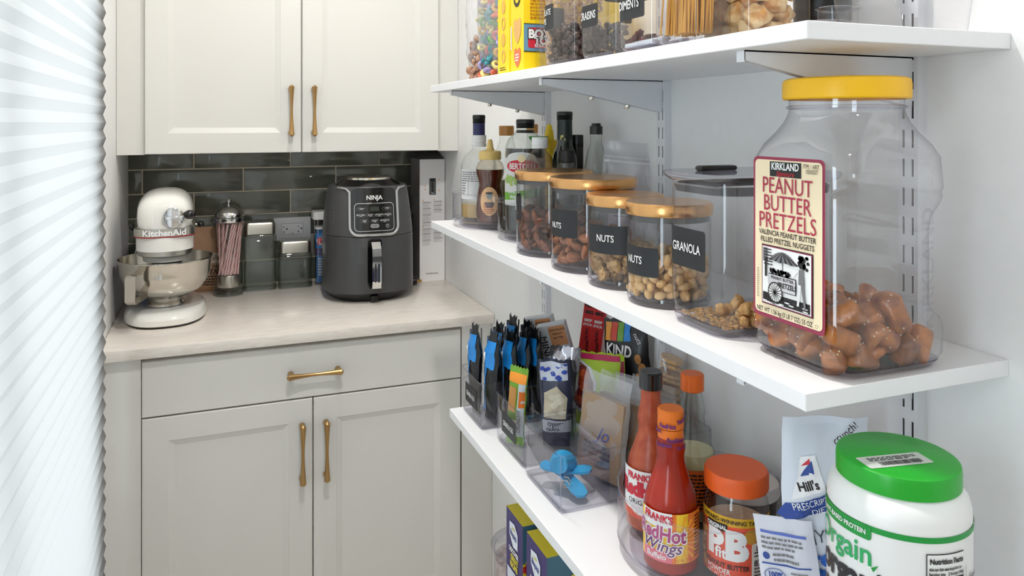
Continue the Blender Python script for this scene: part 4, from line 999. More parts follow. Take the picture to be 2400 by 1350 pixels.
# clear bag of brown cereal, clear bag of coloured loops
bld, fm = pouch(.095, .26, .055, seal=.012, seed=21, wr=.003, nu=12, nv=20, flare=.02)
t = thing('cereal_bag', 'clear bag of brown cereal pieces at the far end of the top shelf', 'cereal bag', (.548, 1.583, ZT), rz=-PI / 2 + .25); obj('film', bld(MB(), M_FILM3), t)
bld, fm = pouch(.165, .30, .085, seal=.012, seed=22, wr=.003, nu=16, nv=22, flare=.02)
t = thing('cereal_bag', 'clear bag of multicoloured cereal loops on the top shelf', 'cereal bag', (.548, 1.445, ZT), rz=-PI / 2 + .12); obj('film', bld(MB(), M_FILM3), t)
def loop_mesh(m, R0=.0062, r0=.0029, seed=0):
    n1, n2 = 14, 8; v = []; f = []
    for i in range(n1):
        a = 2 * PI * i / n1
        for j in range(n2):
            b = 2 * PI * j / n2; q = R0 + r0 * math.cos(b) * (1 + .1 * math.sin(3 * a + seed)); v.append((q * math.cos(a), q * math.sin(a), r0 * math.sin(b)))
            f.append((i * n2 + j, ((i + 1) % n1) * n2 + j, ((i + 1) % n1) * n2 + (j + 1) % n2, i * n2 + (j + 1) % n2))
    return mesh_of(MB().add((v, f), m), 'cereal_loop')
cols = ((70, 140, 150), (110, 170, 90), (222, 176, 80), (214, 110, 80), (150, 140, 180), (214, 110, 120), (206, 190, 120), (60, 130, 140))
names_ = ('teal', 'green', 'golden', 'orange', 'lilac', 'pink', 'pale yellow', 'dark teal')
P = pack(190, in_box(.518, 1.384, .552, 1.510), .0090, ZT + .004, 41, 12, ZT + .17)
for i, c in enumerate(cols):
    place('cereal_loop', [loop_mesh(noisy('loop_%d' % i, c, tuple(min(255, int(x * 1.12)) for x in c), 200, .75, .4, 400, obj_var=.15), .0074, .0037, i)], [(p, rrot(R), 1) for p in P[i::8]], names_[i] + ' cereal loop in the clear bag on the top shelf', 'cereal', 'coloured cereal loops in the bag, ' + names_[i])
M_CHX = noisy('brown_cereal', (150, 112, 90), (190, 152, 128), 150, .8, .5, 300, obj_var=.25)
P = pack(46, in_box(.525, 1.555, .565, 1.612), .0085, ZT + .004, 42, 10, ZT + .11)
place('cereal_square', [mesh_of(MB().add(blob(.010, .006, .010, 2, .5, 3, i + 30), M_CHX), 'cereal_square') for i in range(3)], [(p, rrot(R), 1) for p in P], 'brown crinkled cereal piece in the far clear bag', 'cereal', 'brown cereal pieces in the bag')
# two yellow cereal boxes
CY = mat((250, 214, 20), .45); CY2 = mat((236, 192, 14), .45); OAT = mat((226, 176, 104), .6); RD = mat((206, 40, 60), .5)
def cbox(x0, y0, x1, y1, H, label):
    t = thing('cereal_box', label, 'cereal box', (x0, y0, ZT)); obj('carton', MB().add(bx(0, 0, 0, x1 - x0, y1 - y0, H), CY, False), t); return t
t = cbox(.500, 1.292, .69, 1.352, .30, 'yellow cereal box with printed oat rings on its narrow side'); D = Dec(left(0, .06, 0))
for i, z in enumerate((.034, .065, .096, .127, .158)):
    D.ring(.030, z, .0095, .0125, .0038, OAT, 1)
    if i % 2: D.ell(.030, z, .005, .008, mat((236, 190, 60), .5), 1)
D.small(.012, .012, .048, 2, .004, INK, 1, seed=6); obj('side_print', D.mb, t)
t = cbox(.500, 1.222, .69, 1.284, .30, 'yellow cereal box with a red school-voucher badge on its front'); D = Dec(left(0, .062, 0))
D.text('C', .033, .132, .045, INK, 1, bold=.02, rot=PI / 2)
def heart(u, v, w, h, m, l):
    pts = [(u, v - h / 2)] + [(u + w / 2 * math.sin(PI * k / 12) ** .8 * (1 if 1 else 0), v - h / 2 + h * .72 * k / 7) for k in range(1, 7)] + [(u + w * .46, v + h * .42), (u + w * .25, v + h * .5), (u, v + h * .34), (u - w * .25, v + h * .5), (u - w * .46, v + h * .42)] + [(u - w / 2 * math.sin(PI * k / 12) ** .8, v - h / 2 + h * .72 * k / 7) for k in range(6, 0, -1)]
    D.poly(pts, m, l)
heart(.033, .074, .036, .046, OAT, 1); heart(.033, .026, .032, .036, mat((236, 120, 70), .5), 1); D.small(.024, .030, .042, 3, .005, M_WHITE, 2, seed=4, th=.6); D.rect(.0, .042, .006, .085, mat((226, 226, 230), .5), 1)
obj('side_print', D.mb, t); D = Dec(front(0, 0, 0)); OT = mat((196, 120, 20), .5)
D.small(.012, .205, .062, 19, .0062, OT, 1, seed=8, th=.5).rect(0, .036, .15, .083, mat((104, 150, 176), .5), 1).rect(0, .0345, .15, .036, INK, 1).rect(0, .083, .15, .0845, INK, 1)
D.rrect(.008, .0415, .078, .0775, .003, RD, 2).text('BOX', .030, .0655, .021, INK, 3, bold=.12).text('TOPS', .040, .0535, .017, INK, 3, bold=.12).text('BOX', .030, .0655, .021, M_WHITE, 5, bold=.05).text('TOPS', .040, .0535, .017, M_WHITE, 5, bold=.05).text('EDUCATION', .043, .0455, .0078, M_WHITE, 4, bold=.04)
obj('front_print', D.mb, t)
# canisters
tall_can('tall_canister', .515, 1.160, .640, 1.212, .27, 'tall clear canister of oat rings in front of the yellow boxes', .010)
M_CHE = noisy('oat_ring', (196, 150, 100), (216, 176, 126), 200, .8, .4, 400, obj_var=.2)
P = pack(120, in_box(.535, 1.172, .63, 1.200), .0078, ZT + .006, 43, 10, ZT + .15)
P = [p for p in P]
place('oat_ring', [loop_mesh(M_CHE, .0055, .0026, 5)], [(p, rrot(R), 1) for p in P], 'tan oat ring in the tall canister behind the chocolate chips', 'cereal', 'oat rings in the tall canister')
t = tall_can('tall_canister', .500, 1.030, .610, 1.140, .25, 'clear canister labelled CHOCOLATE CHIPS on the top shelf'); tl_label(t, .110, .110, -.089, -.012, .061, .101, -.050, ('CHOCOLATE', 'CHIPS'), .0135)
M_CHO = noisy('dark_chocolate', (58, 42, 36), (84, 64, 54), 60, .4, obj_var=.3)
def near_left(x0, y0, x1, y1, d): return lambda Q: (Q.uniform(x0, x1), Q.uniform(y0, y0 + d)) if Q.random() < .55 else (Q.uniform(x0, x0 + d), Q.uniform(y0, y1))
P = pack(250, near_left(.509, 1.039, .601, 1.131, .02), .0054, ZT + .006, 44, 10, ZT + .066)
place('chocolate_chip', [mesh_of(MB().add(lathe([(.0001, -.004), (.0052, -.004), (.0056, -.002), (.004, .001), (.0016, .004), (.0001, .0052)], 10), M_CHO), 'chocolate_chip')], [(p, rrot(R), 1.08) for p in P], 'dark chocolate chip in the labelled canister', 'chocolate chip', 'chocolate chips in the canister')
t = tall_can('tall_canister', .500, .900, .605, 1.005, .22, 'clear canister labelled CRAISINS on the top shelf', lid=mat((60, 60, 62), .4)); tl_label(t, .105, .105, -.066, .008, .048, .080, -.0225, ('CRAISINS',), .0160)
obj('lid_plug', MB().add(loft(rings_rr([(.088, .06, .06, .02), (.2, .07, .07, .02)])), mat((62, 60, 60), .4)), t)
M_CRN = noisy('dried_cranberry', (66, 18, 24), (110, 36, 40), 80, .35, .5, 150, obj_var=.3)
P = pack(26, in_box(.545, .908, .597, .945), .0062, ZT + .006, 45, 8, ZT + .05)
place('dried_cranberry', [mesh_of(MB().add(blob(.008, .0055, .006, 2, .6, 2.5, i + 60), M_CRN), 'dried_cranberry') for i in range(3)], [(p, rrot(R), 1) for p in P], 'dark red dried cranberry at the bottom of the canister', 'cranberry', 'dried cranberries')
t = tall_can('tall_canister', .500, .808, .575, .892, .22, 'clear canister labelled CONDIMENTS on the top shelf'); tl_label(t, .075, .084, -.060, .030, .044, .082, -.022, ('CONDIMENTS',), .0165)
b = MB()
for i in range(4): b.add(bx(-.03 + i * .015, -.034, .009, -.018 + i * .015, .034, .015 + .004 * (i % 2), .002), mat((210, 216, 224), .3))
obj('sauce_packet', b, t)['kind'] = 'stuff'
t = tall_can('tall_canister', .500, .712, .553, .800, .27, 'clear canister of spaghetti on the top shelf', .010)
M_SPG = mat((232, 170, 60), .4); sp = []; Q2 = random.Random(3)
sm = mesh_of(MB().add(tube([(0, 0, -.115), (0, 0, .115)], .0011, 6), M_SPG), 'spaghetti_strand')
for i in range(170):
    x, y = Q2.uniform(.507, .546), Q2.uniform(.733, .780); sp.append(((x, y, ZT + .130), (Q2.uniform(.02, .12), Q2.uniform(-.03, .03), 0), 1))
place('spaghetti_strand', [sm], sp, 'thin yellow spaghetti strand standing in the clear canister', 'spaghetti', 'spaghetti strands in the canister')
t = tall_can('tall_canister', .556, .690, .652, .790, .24, 'clear canister of croutons nearest the end of the top shelf')
M_CRT = noisy('toasted_bread', (206, 150, 88), (240, 212, 160), 60, .85, .6, 160, obj_var=.2, lo=.4, hi=.6)
def crouton(seed):
    v, f = bx(-.011, -.010, -.009, .011, .010, .009, .003, 2); o = Vector((seed * 2.2, 0, 0))
    return mesh_of(MB().add(([tuple(Vector(p) * (1 + .3 * noise.noise(Vector(p) * 80 + o))) for p in v], f), M_CRT), 'crouton')
P = pack(90, in_box(.570, .704, .638, .776), .0112, ZT + .006, 46, 12, ZT + .13)
place('crouton', [crouton(i) for i in range(5)], [(p, rrot(R), R.uniform(.95, 1.15)) for p in P], 'golden toasted bread crouton in the clear canister', 'crouton', 'croutons in the canister')
t = thing('dark_jar', 'dark jar in a clear case behind the croutons near the wall', 'jar', (.700, .730, ZT)); obj('body', MB().add(lathe([(.0001, 0), (.030, 0), (.032, .004), (.032, .10)], 24), M_CLEAR), t); obj('black_lid', MB().add(lathe([(.033, .034), (.034, .036), (.034, .075), (.0001, .076)], 24, True), M_BLACK), t)
def scoop_bin(x0, y0, x1, y1, H, label):
    w, d = x1 - x0, y1 - y0; t = thing('clear_bin', label, 'bin', ((x0 + x1) / 2, (y0 + y1) / 2, ZT)); k = .85
    obj('body', MB().add(loft(rings_rr([(.001, w * k, d * k, .01), (.004, w * k + .004, d * k + .004, .012), (H, w, d, .014)]), True, False), M_CLEAR).add(loft(rings_rr([(H - .002, w + .001, d + .001, .014), (H, w + .004, d + .004, .015), (H + .0015, w, d, .014)]), False, False), M_CLEARR).add(loft(rings_rr([(0, w * k - .004, d * k - .004, .01), (.003, w * k + .002, d * k + .002, .012)]), True, False), M_CLEARR), t)
scoop_bin(.618, .545, .735, .640, .062, 'low empty clear bin with sloping sides at the near end of the top shelf')
scoop_bin(.640, .650, .685, .684, .040, 'small clear cup beside the empty bin on the top shelf')

# ------------------------------------------------------------------ bottom shelf
def bin_(x0, y0, x1, y1, H, label, z=ZB):
    w, d = x1 - x0, y1 - y0; t = thing('clear_bin', label, 'bin', ((x0 + x1) / 2, (y0 + y1) / 2, z)); r = .010
    b = MB().add(loft(rings_rr([(.0015, w - .010, d - .010, r), (.006, w - .003, d - .003, r), (H, w, d, r)]), True, False), M_CLEAR)
    b.add(loft(rings_rr([(H - .003, w - .002, d - .002, r), (H - .002, w + .003, d + .003, r + .001), (H, w + .003, d + .003, r + .001), (H, w - .002, d - .002, r)]), False, False), M_CLEARR)
    b.add(loft(rings_rr([(0, w - .012, d - .012, r), (.002, w - .005, d - .005, r), (.006, w - .003, d - .003, r), (.003, w - .014, d - .014, r)]), True, False), M_CLEARR)
    for sx in (-1, 1):
        for sy in (-1, 1): b.add(tube([(sx * (w / 2 - .003), sy * (d / 2 - .003), .004), (sx * (w / 2 - .002), sy * (d / 2 - .002), H - .002)], .0012, 6), M_CLEARR)
    obj('clear_walls', b, t); return t
def gg(t, xh, yc):
    D = Dec(left(-xh, yc, 0), .0006); D.rrect(-.034, .028, .034, .064, .003, M_LABELB, 0); lb = obj('black_label', D.mb, t)
    D = Dec(left(-xh, yc, 0), .001); D.text('GRAB & GO', 0, .046, .0125, M_WHITE, bold=.012, sx=.72); obj('lettering', D.mb, lb)
t = bin_(.452, 1.312, .722, 1.434, .088, 'clear bin labelled GRAB & GO holding blue-wrapped snack bars'); gg(t, .1345, 0)
t = bin_(.466, 1.143, .726, 1.272, .088, 'clear bin labelled GRAB & GO holding a green granola bar and crackers'); gg(t, .1295, 0)
t = bin_(.462, .990, .728, 1.130, .086, 'clear divided bin holding a blue clip and brown snack packs')
dv = MB().add(bx(-.051, -.067, .004, -.0495, .067, .082), M_CLEARR, False); obj('divider', dv, t)
# snack bars
BLU, BLK, SLV = mat((28, 134, 214), .3), mat((22, 23, 26), .28), mat((150, 152, 158), .3, .5)
bar_b, bar_f = pouch(.046, .168, .020, seal=.013, seed=31, wr=.003, nu=12, nv=18, zig=.003, flare=.022)
bm_ = mesh_of(bar_b(MB(), BLK), 'wrapper')
D = Dec(bar_f, .0012); D.rect(-.021, .018, -.004, .150, BLU, 0, 4, 12).rect(-.004, .10, .019, .150, BLU, 0, 4, 5).text('PROTEIN', -.012, .085, .011, BLK, 2, bold=.02, rot=PI / 2).ell(-.012, .12, .005, .007, M_WHITE, 2); dm_ = mesh_of(D.mb, 'print')
fb = MB().add(([(-.003, .0112, .01), (.003, .0112, .01), (.004, .0135, .160), (-.004, .0135, .160)], [(0, 1, 2, 3)]), SLV, False).add(bx(-.0225, -.003, .012, -.0212, .003, .155), SLV, False); fm_ = mesh_of(fb, 'back_seam')
where = ('at the front corner of the far bin', 'second from the front of the far bin', 'behind the front pair', 'in the middle of the far bin, tallest', 'beside the tall middle bar', 'third along the near side of the far bin', 'fourth along the near side', 'deep in the far bin near the silver boxes', 'last of the blue bars towards the wall')
Rb = random.Random(9)
for i, (x, y) in enumerate(((.472, 1.402), (.482, 1.347), (.515, 1.402), (.545, 1.405), (.522, 1.345), (.552, 1.345), (.582, 1.345), (.578, 1.400))):
    t = thing('snack_bar', 'blue and black wrapped snack bar ' + where[i], 'snack bar', (x, y, ZB + .004 + (.010 if i == 3 else 0)), rz=-PI / 2 + Rb.uniform(-.06, .14), group='blue snack bars in the bin', tilt=(0, 0))
    t.rotation_euler = (Rb.uniform(-.05, .08), Rb.uniform(-.05, .05), t.rotation_euler[2])
    for nm, me in (('wrapper', bm_), ('print', dm_), ('back_seam', fm_)): obj(nm, me, t)
def pack_(name, label, cat, x, y, z, w, h, th, rz, m, seed, tilt=(0, 0), mb_=None, seal=.012, zig=.0015, wr=.002, flare=.006):
    b, f = pouch(w, h, th, seal=seal, seed=seed, wr=wr, zig=zig, flare=flare); t = thing(name, label, cat, (x, y, z), rz=rz, tilt=tilt)
    obj('wrapper', b(MB(), m, mb_), t); return t, f
t, f = pack_('granola_bar', 'green and orange granola bar leaning in the second bin', 'granola bar', .487, 1.232, ZB + .004, .034, .145, .016, -PI / 2 + .75, mat((120, 172, 50), .35), 41, (.12, .12))
D = Dec(f, .0012); D.rect(-.016, .118, .016, .134, mat((240, 150, 40), .4), 0, 5, 2).rect(.004, .018, .016, .118, mat((200, 208, 214), .4), 0, 3, 8).rect(.006, .075, .016, .105, mat((232, 120, 30), .4), 1, 3, 3).rect(-.014, .065, .001, .110, mat((196, 140, 70), .5), 1, 3, 4).rect(-.015, .02, .004, .05, mat((236, 228, 210), .5), 1, 3, 4).text('CRUNCHY', .009, .05, .009, BLK, 3, rot=PI / 2).ell(-.007, .036, .006, .008, mat((210, 120, 40), .5), 2); obj('print', D.mb, t)
# silver snack boxes, red strip, black bag, lime pouch, crackers
def sbox(x, y, rz, tilt, label, txt, txt2):
    t = thing('snack_box', label, 'snack box', (x, y, ZB + .006), rz=rz, tilt=tilt); obj('carton', MB().add(bx(-.030, -.010, 0, .030, .010, .172, .001, 1), mat((206, 208, 212), .35)), t)
    D = Dec(front(0, -.010, 0)); D.text(txt, -.020, .110, .020, BLK, 1, rot=-PI / 2).rrect(-.006, .128, .028, .168, .002, mat((206, 142, 96), .5), 1).text('CHOCOLATE', .011, .160, .0055, BLK, 2, bold=.02).text(txt2, .011, .152, .0055, BLK, 2, bold=.02).text('BUTTER', .011, .144, .0055, BLK, 2, bold=.02).ell(.014, .108, .010, .010, mat((40, 120, 90), .5), 1).small(-.008, .118, .004, 4, .006, GR, 1, seed=5).poly([(-.006, .085), (.028, .09), (.028, .07), (-.006, .07)], mat((110, 70, 44), .5), 1); obj('front_print', D.mb, t)
sbox(.645, 1.396, -.75, (.05, -.22), 'silver snack box with a brown chocolate peanut panel leaning by the blue bars', 'PROBAR', 'PEANUT')
sbox(.660, 1.352, -.65, (.10, -.25), 'silver snack box in front, its top slumped among the blue bars', 'MINI BAR', 'PEANUT')
RS = mat((214, 40, 40), .4)
for i, dy in enumerate((0, .022)):
    t = thing('snack_strip', ('left', 'right')[i] + ' one of two red snack strips with black lettering leaning against the wall', 'snack strip', (.700 + .012 * i, 1.408 - dy, ZB + .006), rz=-.62, tilt=(-.02, .13))
    obj('wrapper', MB().add(bx(-.0125, -.003 - .001 * i, 0, .0125, .003, .20 + .004 * i, .001, 1), RS), t)
    D = Dec(front(0, -.003 - .001 * i, 0)); D.text('HOT', 0, .185, .010, BLK, 1, bold=.05, rot=.0).text('BBQ', 0, .172, .009, BLK, 1, bold=.05).text('BEEF', 0, .155, .008, M_WHITE, 1, bold=.04).text('STICK', 0, .146, .007, M_WHITE, 1, bold=.04).text('12g PRO', 0, .125, .007, BLK, 1, bold=.03, rot=PI / 2).text('SMOKED', .004, .10, .007, BLK, 1, bold=.03, rot=PI / 2).small(-.010, .08, .010, 6, .006, BLK, 1, seed=3 + i, th=.6); obj('print', D.mb, t)
t, f = pack_('nut_bar_bag', 'black snack bag with four colour stripes and the word KIND', 'snack bag', .700, 1.186, ZB + .004, .086, .208, .026, -.95, BLK, 44, (-.03, -.10), wr=.0025)
D = Dec(f, .0012)
for i, c in enumerate(((226, 150, 50), (206, 70, 50), (110, 160, 60), (40, 140, 220))): D.rect(-.038 + .013 * i, .170, -.026 + .013 * i, .202, mat(c, .4), 0, 2, 5)
D.text('KIND', -.010, .153, .027, M_WHITE, 2, bold=.03, sx=.8, rot=-.1)
for i in range(5): D.ell(.026 + .006 * (i % 2), .14 - .016 * i, .006, .009, mat((190, 130, 70), .5), 1)
D.text('nuts', .026, .175, .012, M_WHITE, 2, rot=-1.1); obj('print', D.mb, t)
LIME = mat((178, 206, 40), .38)
t, f = pack_('jerky_pouch', 'lime green pouch with a red meat picture behind the cracker bag', 'snack pouch', .642, 1.204, ZB + .004, .105, .150, .036, -.90, LIME, 45, (-.04, -.06), wr=.0028, mb_=mat((160, 30, 70), .35))
D = Dec(f, .0014); pts = [(-.050 + .052 * a, b) for a, b in ((.0, .05), (.9, .04), (1.0, .066), (1.05, .10), (.8, .125), (.4, .135), (.0, .13))]
D.poly(pts, mat((226, 228, 230), .4), 0); D.poly([(-.048 + (u + .048) * .88, .012 + v * .89) for u, v in pts], mat((126, 30, 26), .4), 1)
for i in range(8): D.ell(Q.uniform(-.042, -.012), Q.uniform(.062, .120), .007, .009, mat((160 + 8 * i, 50 + 6 * i, 36), .4), 2, 9)
D.rect(.046, .03, .052, .138, mat((150, 26, 50), .4), 0, 1, 8); D.rect(-.045, .137, .045, .147, mat((196, 30, 90), .4), 0, 8, 1); obj('print', D.mb, t)
NV = mat((62, 66, 88), .3)
t, f = pack_('oyster_cracker_bag', 'navy and clear oyster cracker bag in the second bin', 'cracker bag', .556, 1.196, ZB + .004, .056, .155, .028, -.60, NV, 46, (.05, -.05), wr=.0035, flare=.02)
D = Dec(f, .0014); D.rect(-.024, .120, .024, .150, mat((216, 222, 236), .4), 0, 8, 4)
for i in range(16): D.ell(Q.uniform(-.021, .021), Q.uniform(.122, .148), .0045, .003, mat((50, 80, 180), .4), 1, 7)
D.poly([(-.022, .055), (.018, .055), (.022, .09), (.005, .112), (-.018, .10)], mat((214, 202, 176), .6), 0).rrect(-.025, .03, .025, .052, .003, mat((196, 198, 206), .4), 1).text('OYSTER', 0, .0445, .0085, NV, 3, bold=.03).text('CRACKERS', 0, .035, .0075, NV, 3, bold=.03)
for i in range(9): D.ell(Q.uniform(-.018, .016), Q.uniform(.062, .098), .007, .0055, mat((232, 224, 200), .6), 2, 9)
obj('print', D.mb, t)
t, f = pack_('foil_packet', 'shiny crumpled silver snack packet between the silver boxes and the lime pouch', 'snack packet', .574, 1.236, ZB + .004, .056, .162, .016, -.5, mat((190, 190, 200), .18, .9), 47, (0, .08), wr=.005, flare=.02)
# brown snack packs in clear sleeves, standing across the divided bin
TAN = (mat((168, 140, 112), .6), mat((128, 98, 72), .6), mat((112, 84, 62), .6), mat((150, 146, 140), .6))
wh = ('front one', 'second from front', 'third, darkest', 'the grey one')
for i, (x, y) in enumerate(((.564, 1.064), (.594, 1.062), (.622, 1.060), (.651, 1.052))):
    t = thing('cracker_pack', 'flat snack pack in a clear sleeve in the divided bin, ' + wh[i], 'snack pack', (x, y, ZB + .005), rz=-PI / 2 + .35 - .05 * i, group='brown snack packs', tilt=(0, 0)); t.rotation_euler = (-.10, .04 - .03 * i, t.rotation_euler[2])
    obj('brown_pack', MB().add(bx(-.044, -.0075, .003, .044, .0075, .128 - .006 * i, .004), TAN[i]), t)
    b, f = pouch(.100, .162 - .006 * i, .018, seal=.016, seed=50 + i, wr=.0028, nu=14, nv=20, flare=.012); obj('clear_sleeve', b(MB(), M_FILM), t)
    D = Dec(front(0, -.0077, 0), .0006); D.text('Jo', .006, .070, .030, mat((84, 90, 160), .5), 0, shear=.4).small(-.03, .05, .03, 4, .008, mat((110, 96, 84), .5), 0, seed=i); obj('stamp', D.mb, t)
# round crackers in a clear sleeve
t, f = pack_('cracker_sleeve', 'clear sleeve of round tan crackers by the wall above the orange cap', 'cracker sleeve', .703, 1.084, ZB + .004, .056, .205, .042, -.5, M_FILM, 60, (-.05, .05))
M_CK = noisy('cracker', (206, 164, 112), (228, 190, 140), 200, .7, .3, 300)
for k in range(9): o = obj('cracker', MB().add(lathe([(.0001, -.003), (.0185, -.003), (.020, -.001), (.020, .001), (.0185, .003), (.0001, .003)], 20), M_CK), t); o.location = (.001 * (k % 3), 0, .07 + .012 * k); o.rotation_euler = (.12 * (-1) ** k, .25, 0)
# blue clip
BC_ = mat((30, 152, 206), .35)
t = thing('bag_clip', 'bright blue plastic bag clip lying in the divided bin', 'clip', (.497, 1.058, ZB + .006), rz=-.6)
obj('jaw', MB().add(loft([[(.0 + r * math.cos(2 * PI * j / 20), y_, .034 + dz + r * math.sin(2 * PI * j / 20)) for j in range(20)] for y_, r, dz in ((-.026, .013, .010), (-.020, .014, .010), (.0, .019, 0), (.016, .022, -.006), (.018, .018, -.006))]), BC_), t)
def paddle(a, L, dz): return MB().add(loft([[(math.cos(a) * s_ - math.sin(a) * q, math.sin(a) * s_ + math.cos(a) * q, .024 + dz * s_ / L + zz) for q, zz in ((-w, -.002), (w, -.002), (w, .002), (-w, .002))] for s_, w in ((0, .008), (L * .3, .010), (L * .7, .013), (L * .93, .010), (L, .003))]), BC_)
obj('handle', paddle(-.75, .054, -.018), t); obj('handle', paddle(.15, .046, .004), t); obj('handle', paddle(2.9, .036, .004), t)
obj('spring', MB().add(tube([(.010 + .007 * math.cos(k * .7), -.010 + .0012 * k - .02, .016 + .007 * math.sin(k * .7)) for k in range(40)], .0009, 6), M_STEEL), t)
obj('magnet_disc', MB().add(lathe([(.0001, 0), (.016, 0), (.017, .003), (.016, .006), (.0001, .006)], 20, cx=.036, cy=-.01), M_CLEARR), t)
# sauces in the near turntable
turntable(*TT3, ZB, .114, .087, 'clear round turntable of hot sauces at the near end of the bottom shelf')
FB = ZB + .0125
def sauce(x, y, label, body, capm, H=.2, sleeve=None, half=None):
    r = .0335; P = [(r - .004, 0), (r, .004), (r + .001, .03), (r, .075), (r - .003, .092), (.023, .112), (.018, .128), (.0172, .138), (.0185, .148), (.0165, .160), (.0140, .172), (.0135, H - .020)]
    t = thing('hot_sauce_bottle', label, 'bottle', (x, y, FB)); m = body if not half else M_GREENGL
    obj('bottle_body', MB().add(lathe(P, 36, True), m), t)
    if half: obj('sauce', MB().add(lathe([(a - .0012, max(b, .002)) for a, b in P if b <= half] + [(.0001, half)], 32, True), body), t)
    obj('cap', MB().add(lathe([(.0150, H - .024), (.0165, H - .023), (.0165, H - .002), (.0150, H), (.0001, H)], 30, True), capm), t)
    if sleeve: obj('neck_sleeve', MB().add(lathe([(.0172, H - .052), (.0166, H - .040), (.0158, H - .0242)], 30), sleeve), t)
    return t
HS = noisy('hot_sauce', (146, 26, 4), (166, 36, 6), 20, .2); HO = mat((236, 120, 24), .4); HS2 = noisy('smeared_sauce', (166, 62, 30), (190, 90, 54), 60, .3)
PUR = mat((110, 40, 110), .45)
wx, wy = .535, .815; t = sauce(wx, wy, 'red hot sauce bottle with an orange sleeve and a wings label, front of the turntable', HS, HO, .196, HO)
D = Dec(cyl(.0348, viewang(wx, wy) - .12, 0), .0006); YL, PK = mat((246, 190, 30), .45), mat((224, 110, 130), .45)
D.rect(-.040, .018, .052, .078, mat((244, 200, 40), .45), 0, 20).rect(.026, .018, .052, .078, HO, 1, 6).rect(-.034, .060, .006, .0785, M_WHITE, 1, 8).rect(-.034, .018, .006, .032, PK, 1, 8).rect(.006, .018, .011, .078, HO, 1, 1)
for k in range(9):
    a = -1.2 + .3 * k; D.poly([(.014, .046), (.014 + .030 * math.cos(a), .046 + .030 * math.sin(a)), (.014 + .030 * math.cos(a + .12), .046 + .030 * math.sin(a + .12))], mat((250, 170, 30), .45), 2)
D.text("FRANK'S", -.012, .071, .0125, RD, 3, bold=.04, sx=.8, rot=-.06).text('RedHot', -.009, .0525, .0250, M_WHITE, 3, bold=.09, sx=.80, rot=-.05).text('RedHot', -.009, .0525, .0245, mat((176, 60, 120), .45), 4, bold=.03, sx=.80, rot=-.05).text('Wings', -.008, .0375, .020, M_WHITE, 4, bold=.06, shear=.25, rot=-.05).text('Wings', -.008, .0375, .0195, PUR, 5, bold=.01, shear=.25, rot=-.05).text('Buffalo', -.014, .0245, .0095, M_WHITE, 3, bold=.02).text('12 FL OZ', .020, .022, .0055, RD, 3).small(.036, .072, .050, 12, .0044, BLK, 3, seed=6); obj('wings_label', D.mb, t)
D = Dec(cyl(.0166, viewang(wx, wy), 0), .0016)
for u, v, a in ((-.004, .178, 0), (.006, .161, 0), (-.009, .154, .1), (.018, .186, .3), (.018, .150, 0), (-.022, .17, .1)): D.text('RedHot', u, v, .0075, PUR, 0, bold=.05, sx=.85, rot=a)
obj('sleeve_print', D.mb, t)
rx, ry = .562, .905; t = sauce(rx, ry, 'nearly empty hot sauce bottle with a black cap, behind the wings bottle', HS2, M_BLACKG, .212)
D = Dec(cyl(.0348, viewang(rx, ry) - .35, 0), .0006); D.rect(-.045, .020, .05, .085, M_WHITE, 0, 16).text("FRANK'S", -.004, .076, .012, RD, 2, bold=.04, sx=.85).text('RedHot', -.002, .059, .026, mat((200, 30, 50), .45), 2, bold=.06, sx=.8).text('ORIGINAL', 0, .042, .0095, INK, 2).ell(0, .037, .02, .012, mat((226, 226, 226), .45), 1).rect(-.045, .020, .05, .030, mat((220, 80, 50), .45), 1, 10); obj('original_label', D.mb, t)
gx, gy = .631, .906; t = sauce(gx, gy, 'clear glass bottle of pale sauce with an orange cap by the wall', mat((206, 196, 150), .3), mat((238, 110, 30), .4), .200, None, .095)
D = Dec(cyl(.0340, viewang(gx, gy) + .3, 0), .0012); D.rect(-.045, .02, .045, .076, mat((206, 96, 30), .45), 0, 16).small(-.03, .068, .03, 10, .005, BLK, 1, seed=7); obj('back_label', D.mb, t)
jx, jy = .605, .775; va = viewang(jx, jy)
t = thing('peanut_powder_jar', 'peanut powder jar with a ribbed orange lid and an orange label', 'jar', (jx, jy, FB))
obj('jar_body', MB().add(lathe([(.035, 0), (.0385, .004), (.0395, .012), (.0395, .082), (.037, .094), (.034, .100), (.033, .106)], 44, True), M_CLEAR), t)
obj('powder', MB().add(lathe([(.034, .003), (.0375, .006), (.0382, .012), (.0382, .060), (.0001, .064)], 40, True), noisy('peanut_powder', (206, 176, 140), (220, 194, 160), 200, .9)), t)
b = MB(); n = 110; zz = (.104, .1055, .123, .126)
rg = [[((.0385 + (.0007 if j % 2 else -.0004) * (k in (1, 2))) * math.cos(2 * PI * j / n) * (1 if k < 3 else .965), (.0385 + (.0007 if j % 2 else -.0004) * (k in (1, 2))) * math.sin(2 * PI * j / n) * (1 if k < 3 else .965), z) for j in range(n)] for k, z in enumerate(zz)]
b.add(loft(rg), mat((238, 98, 30), .42)); obj('ribbed_lid', b, t)
D = Dec(cyl(.0395, va - .1, 0), .0006); OJ = mat((236, 84, 50), .45)
D.rect(-.060, .006, .060, .070, OJ, 0, 24).rect(-.060, .070, .060, .081, mat((214, 168, 40), .45), 0, 24).text('AWARD-WINNING TASTE', -.002, .0755, .0066, INK, 2, bold=.02).rrect(-.034, .0625, -.006, .0715, .001, INK, 2).text('ORIGINAL', -.020, .067, .0068, M_WHITE, 4, bold=.04, sx=.85)
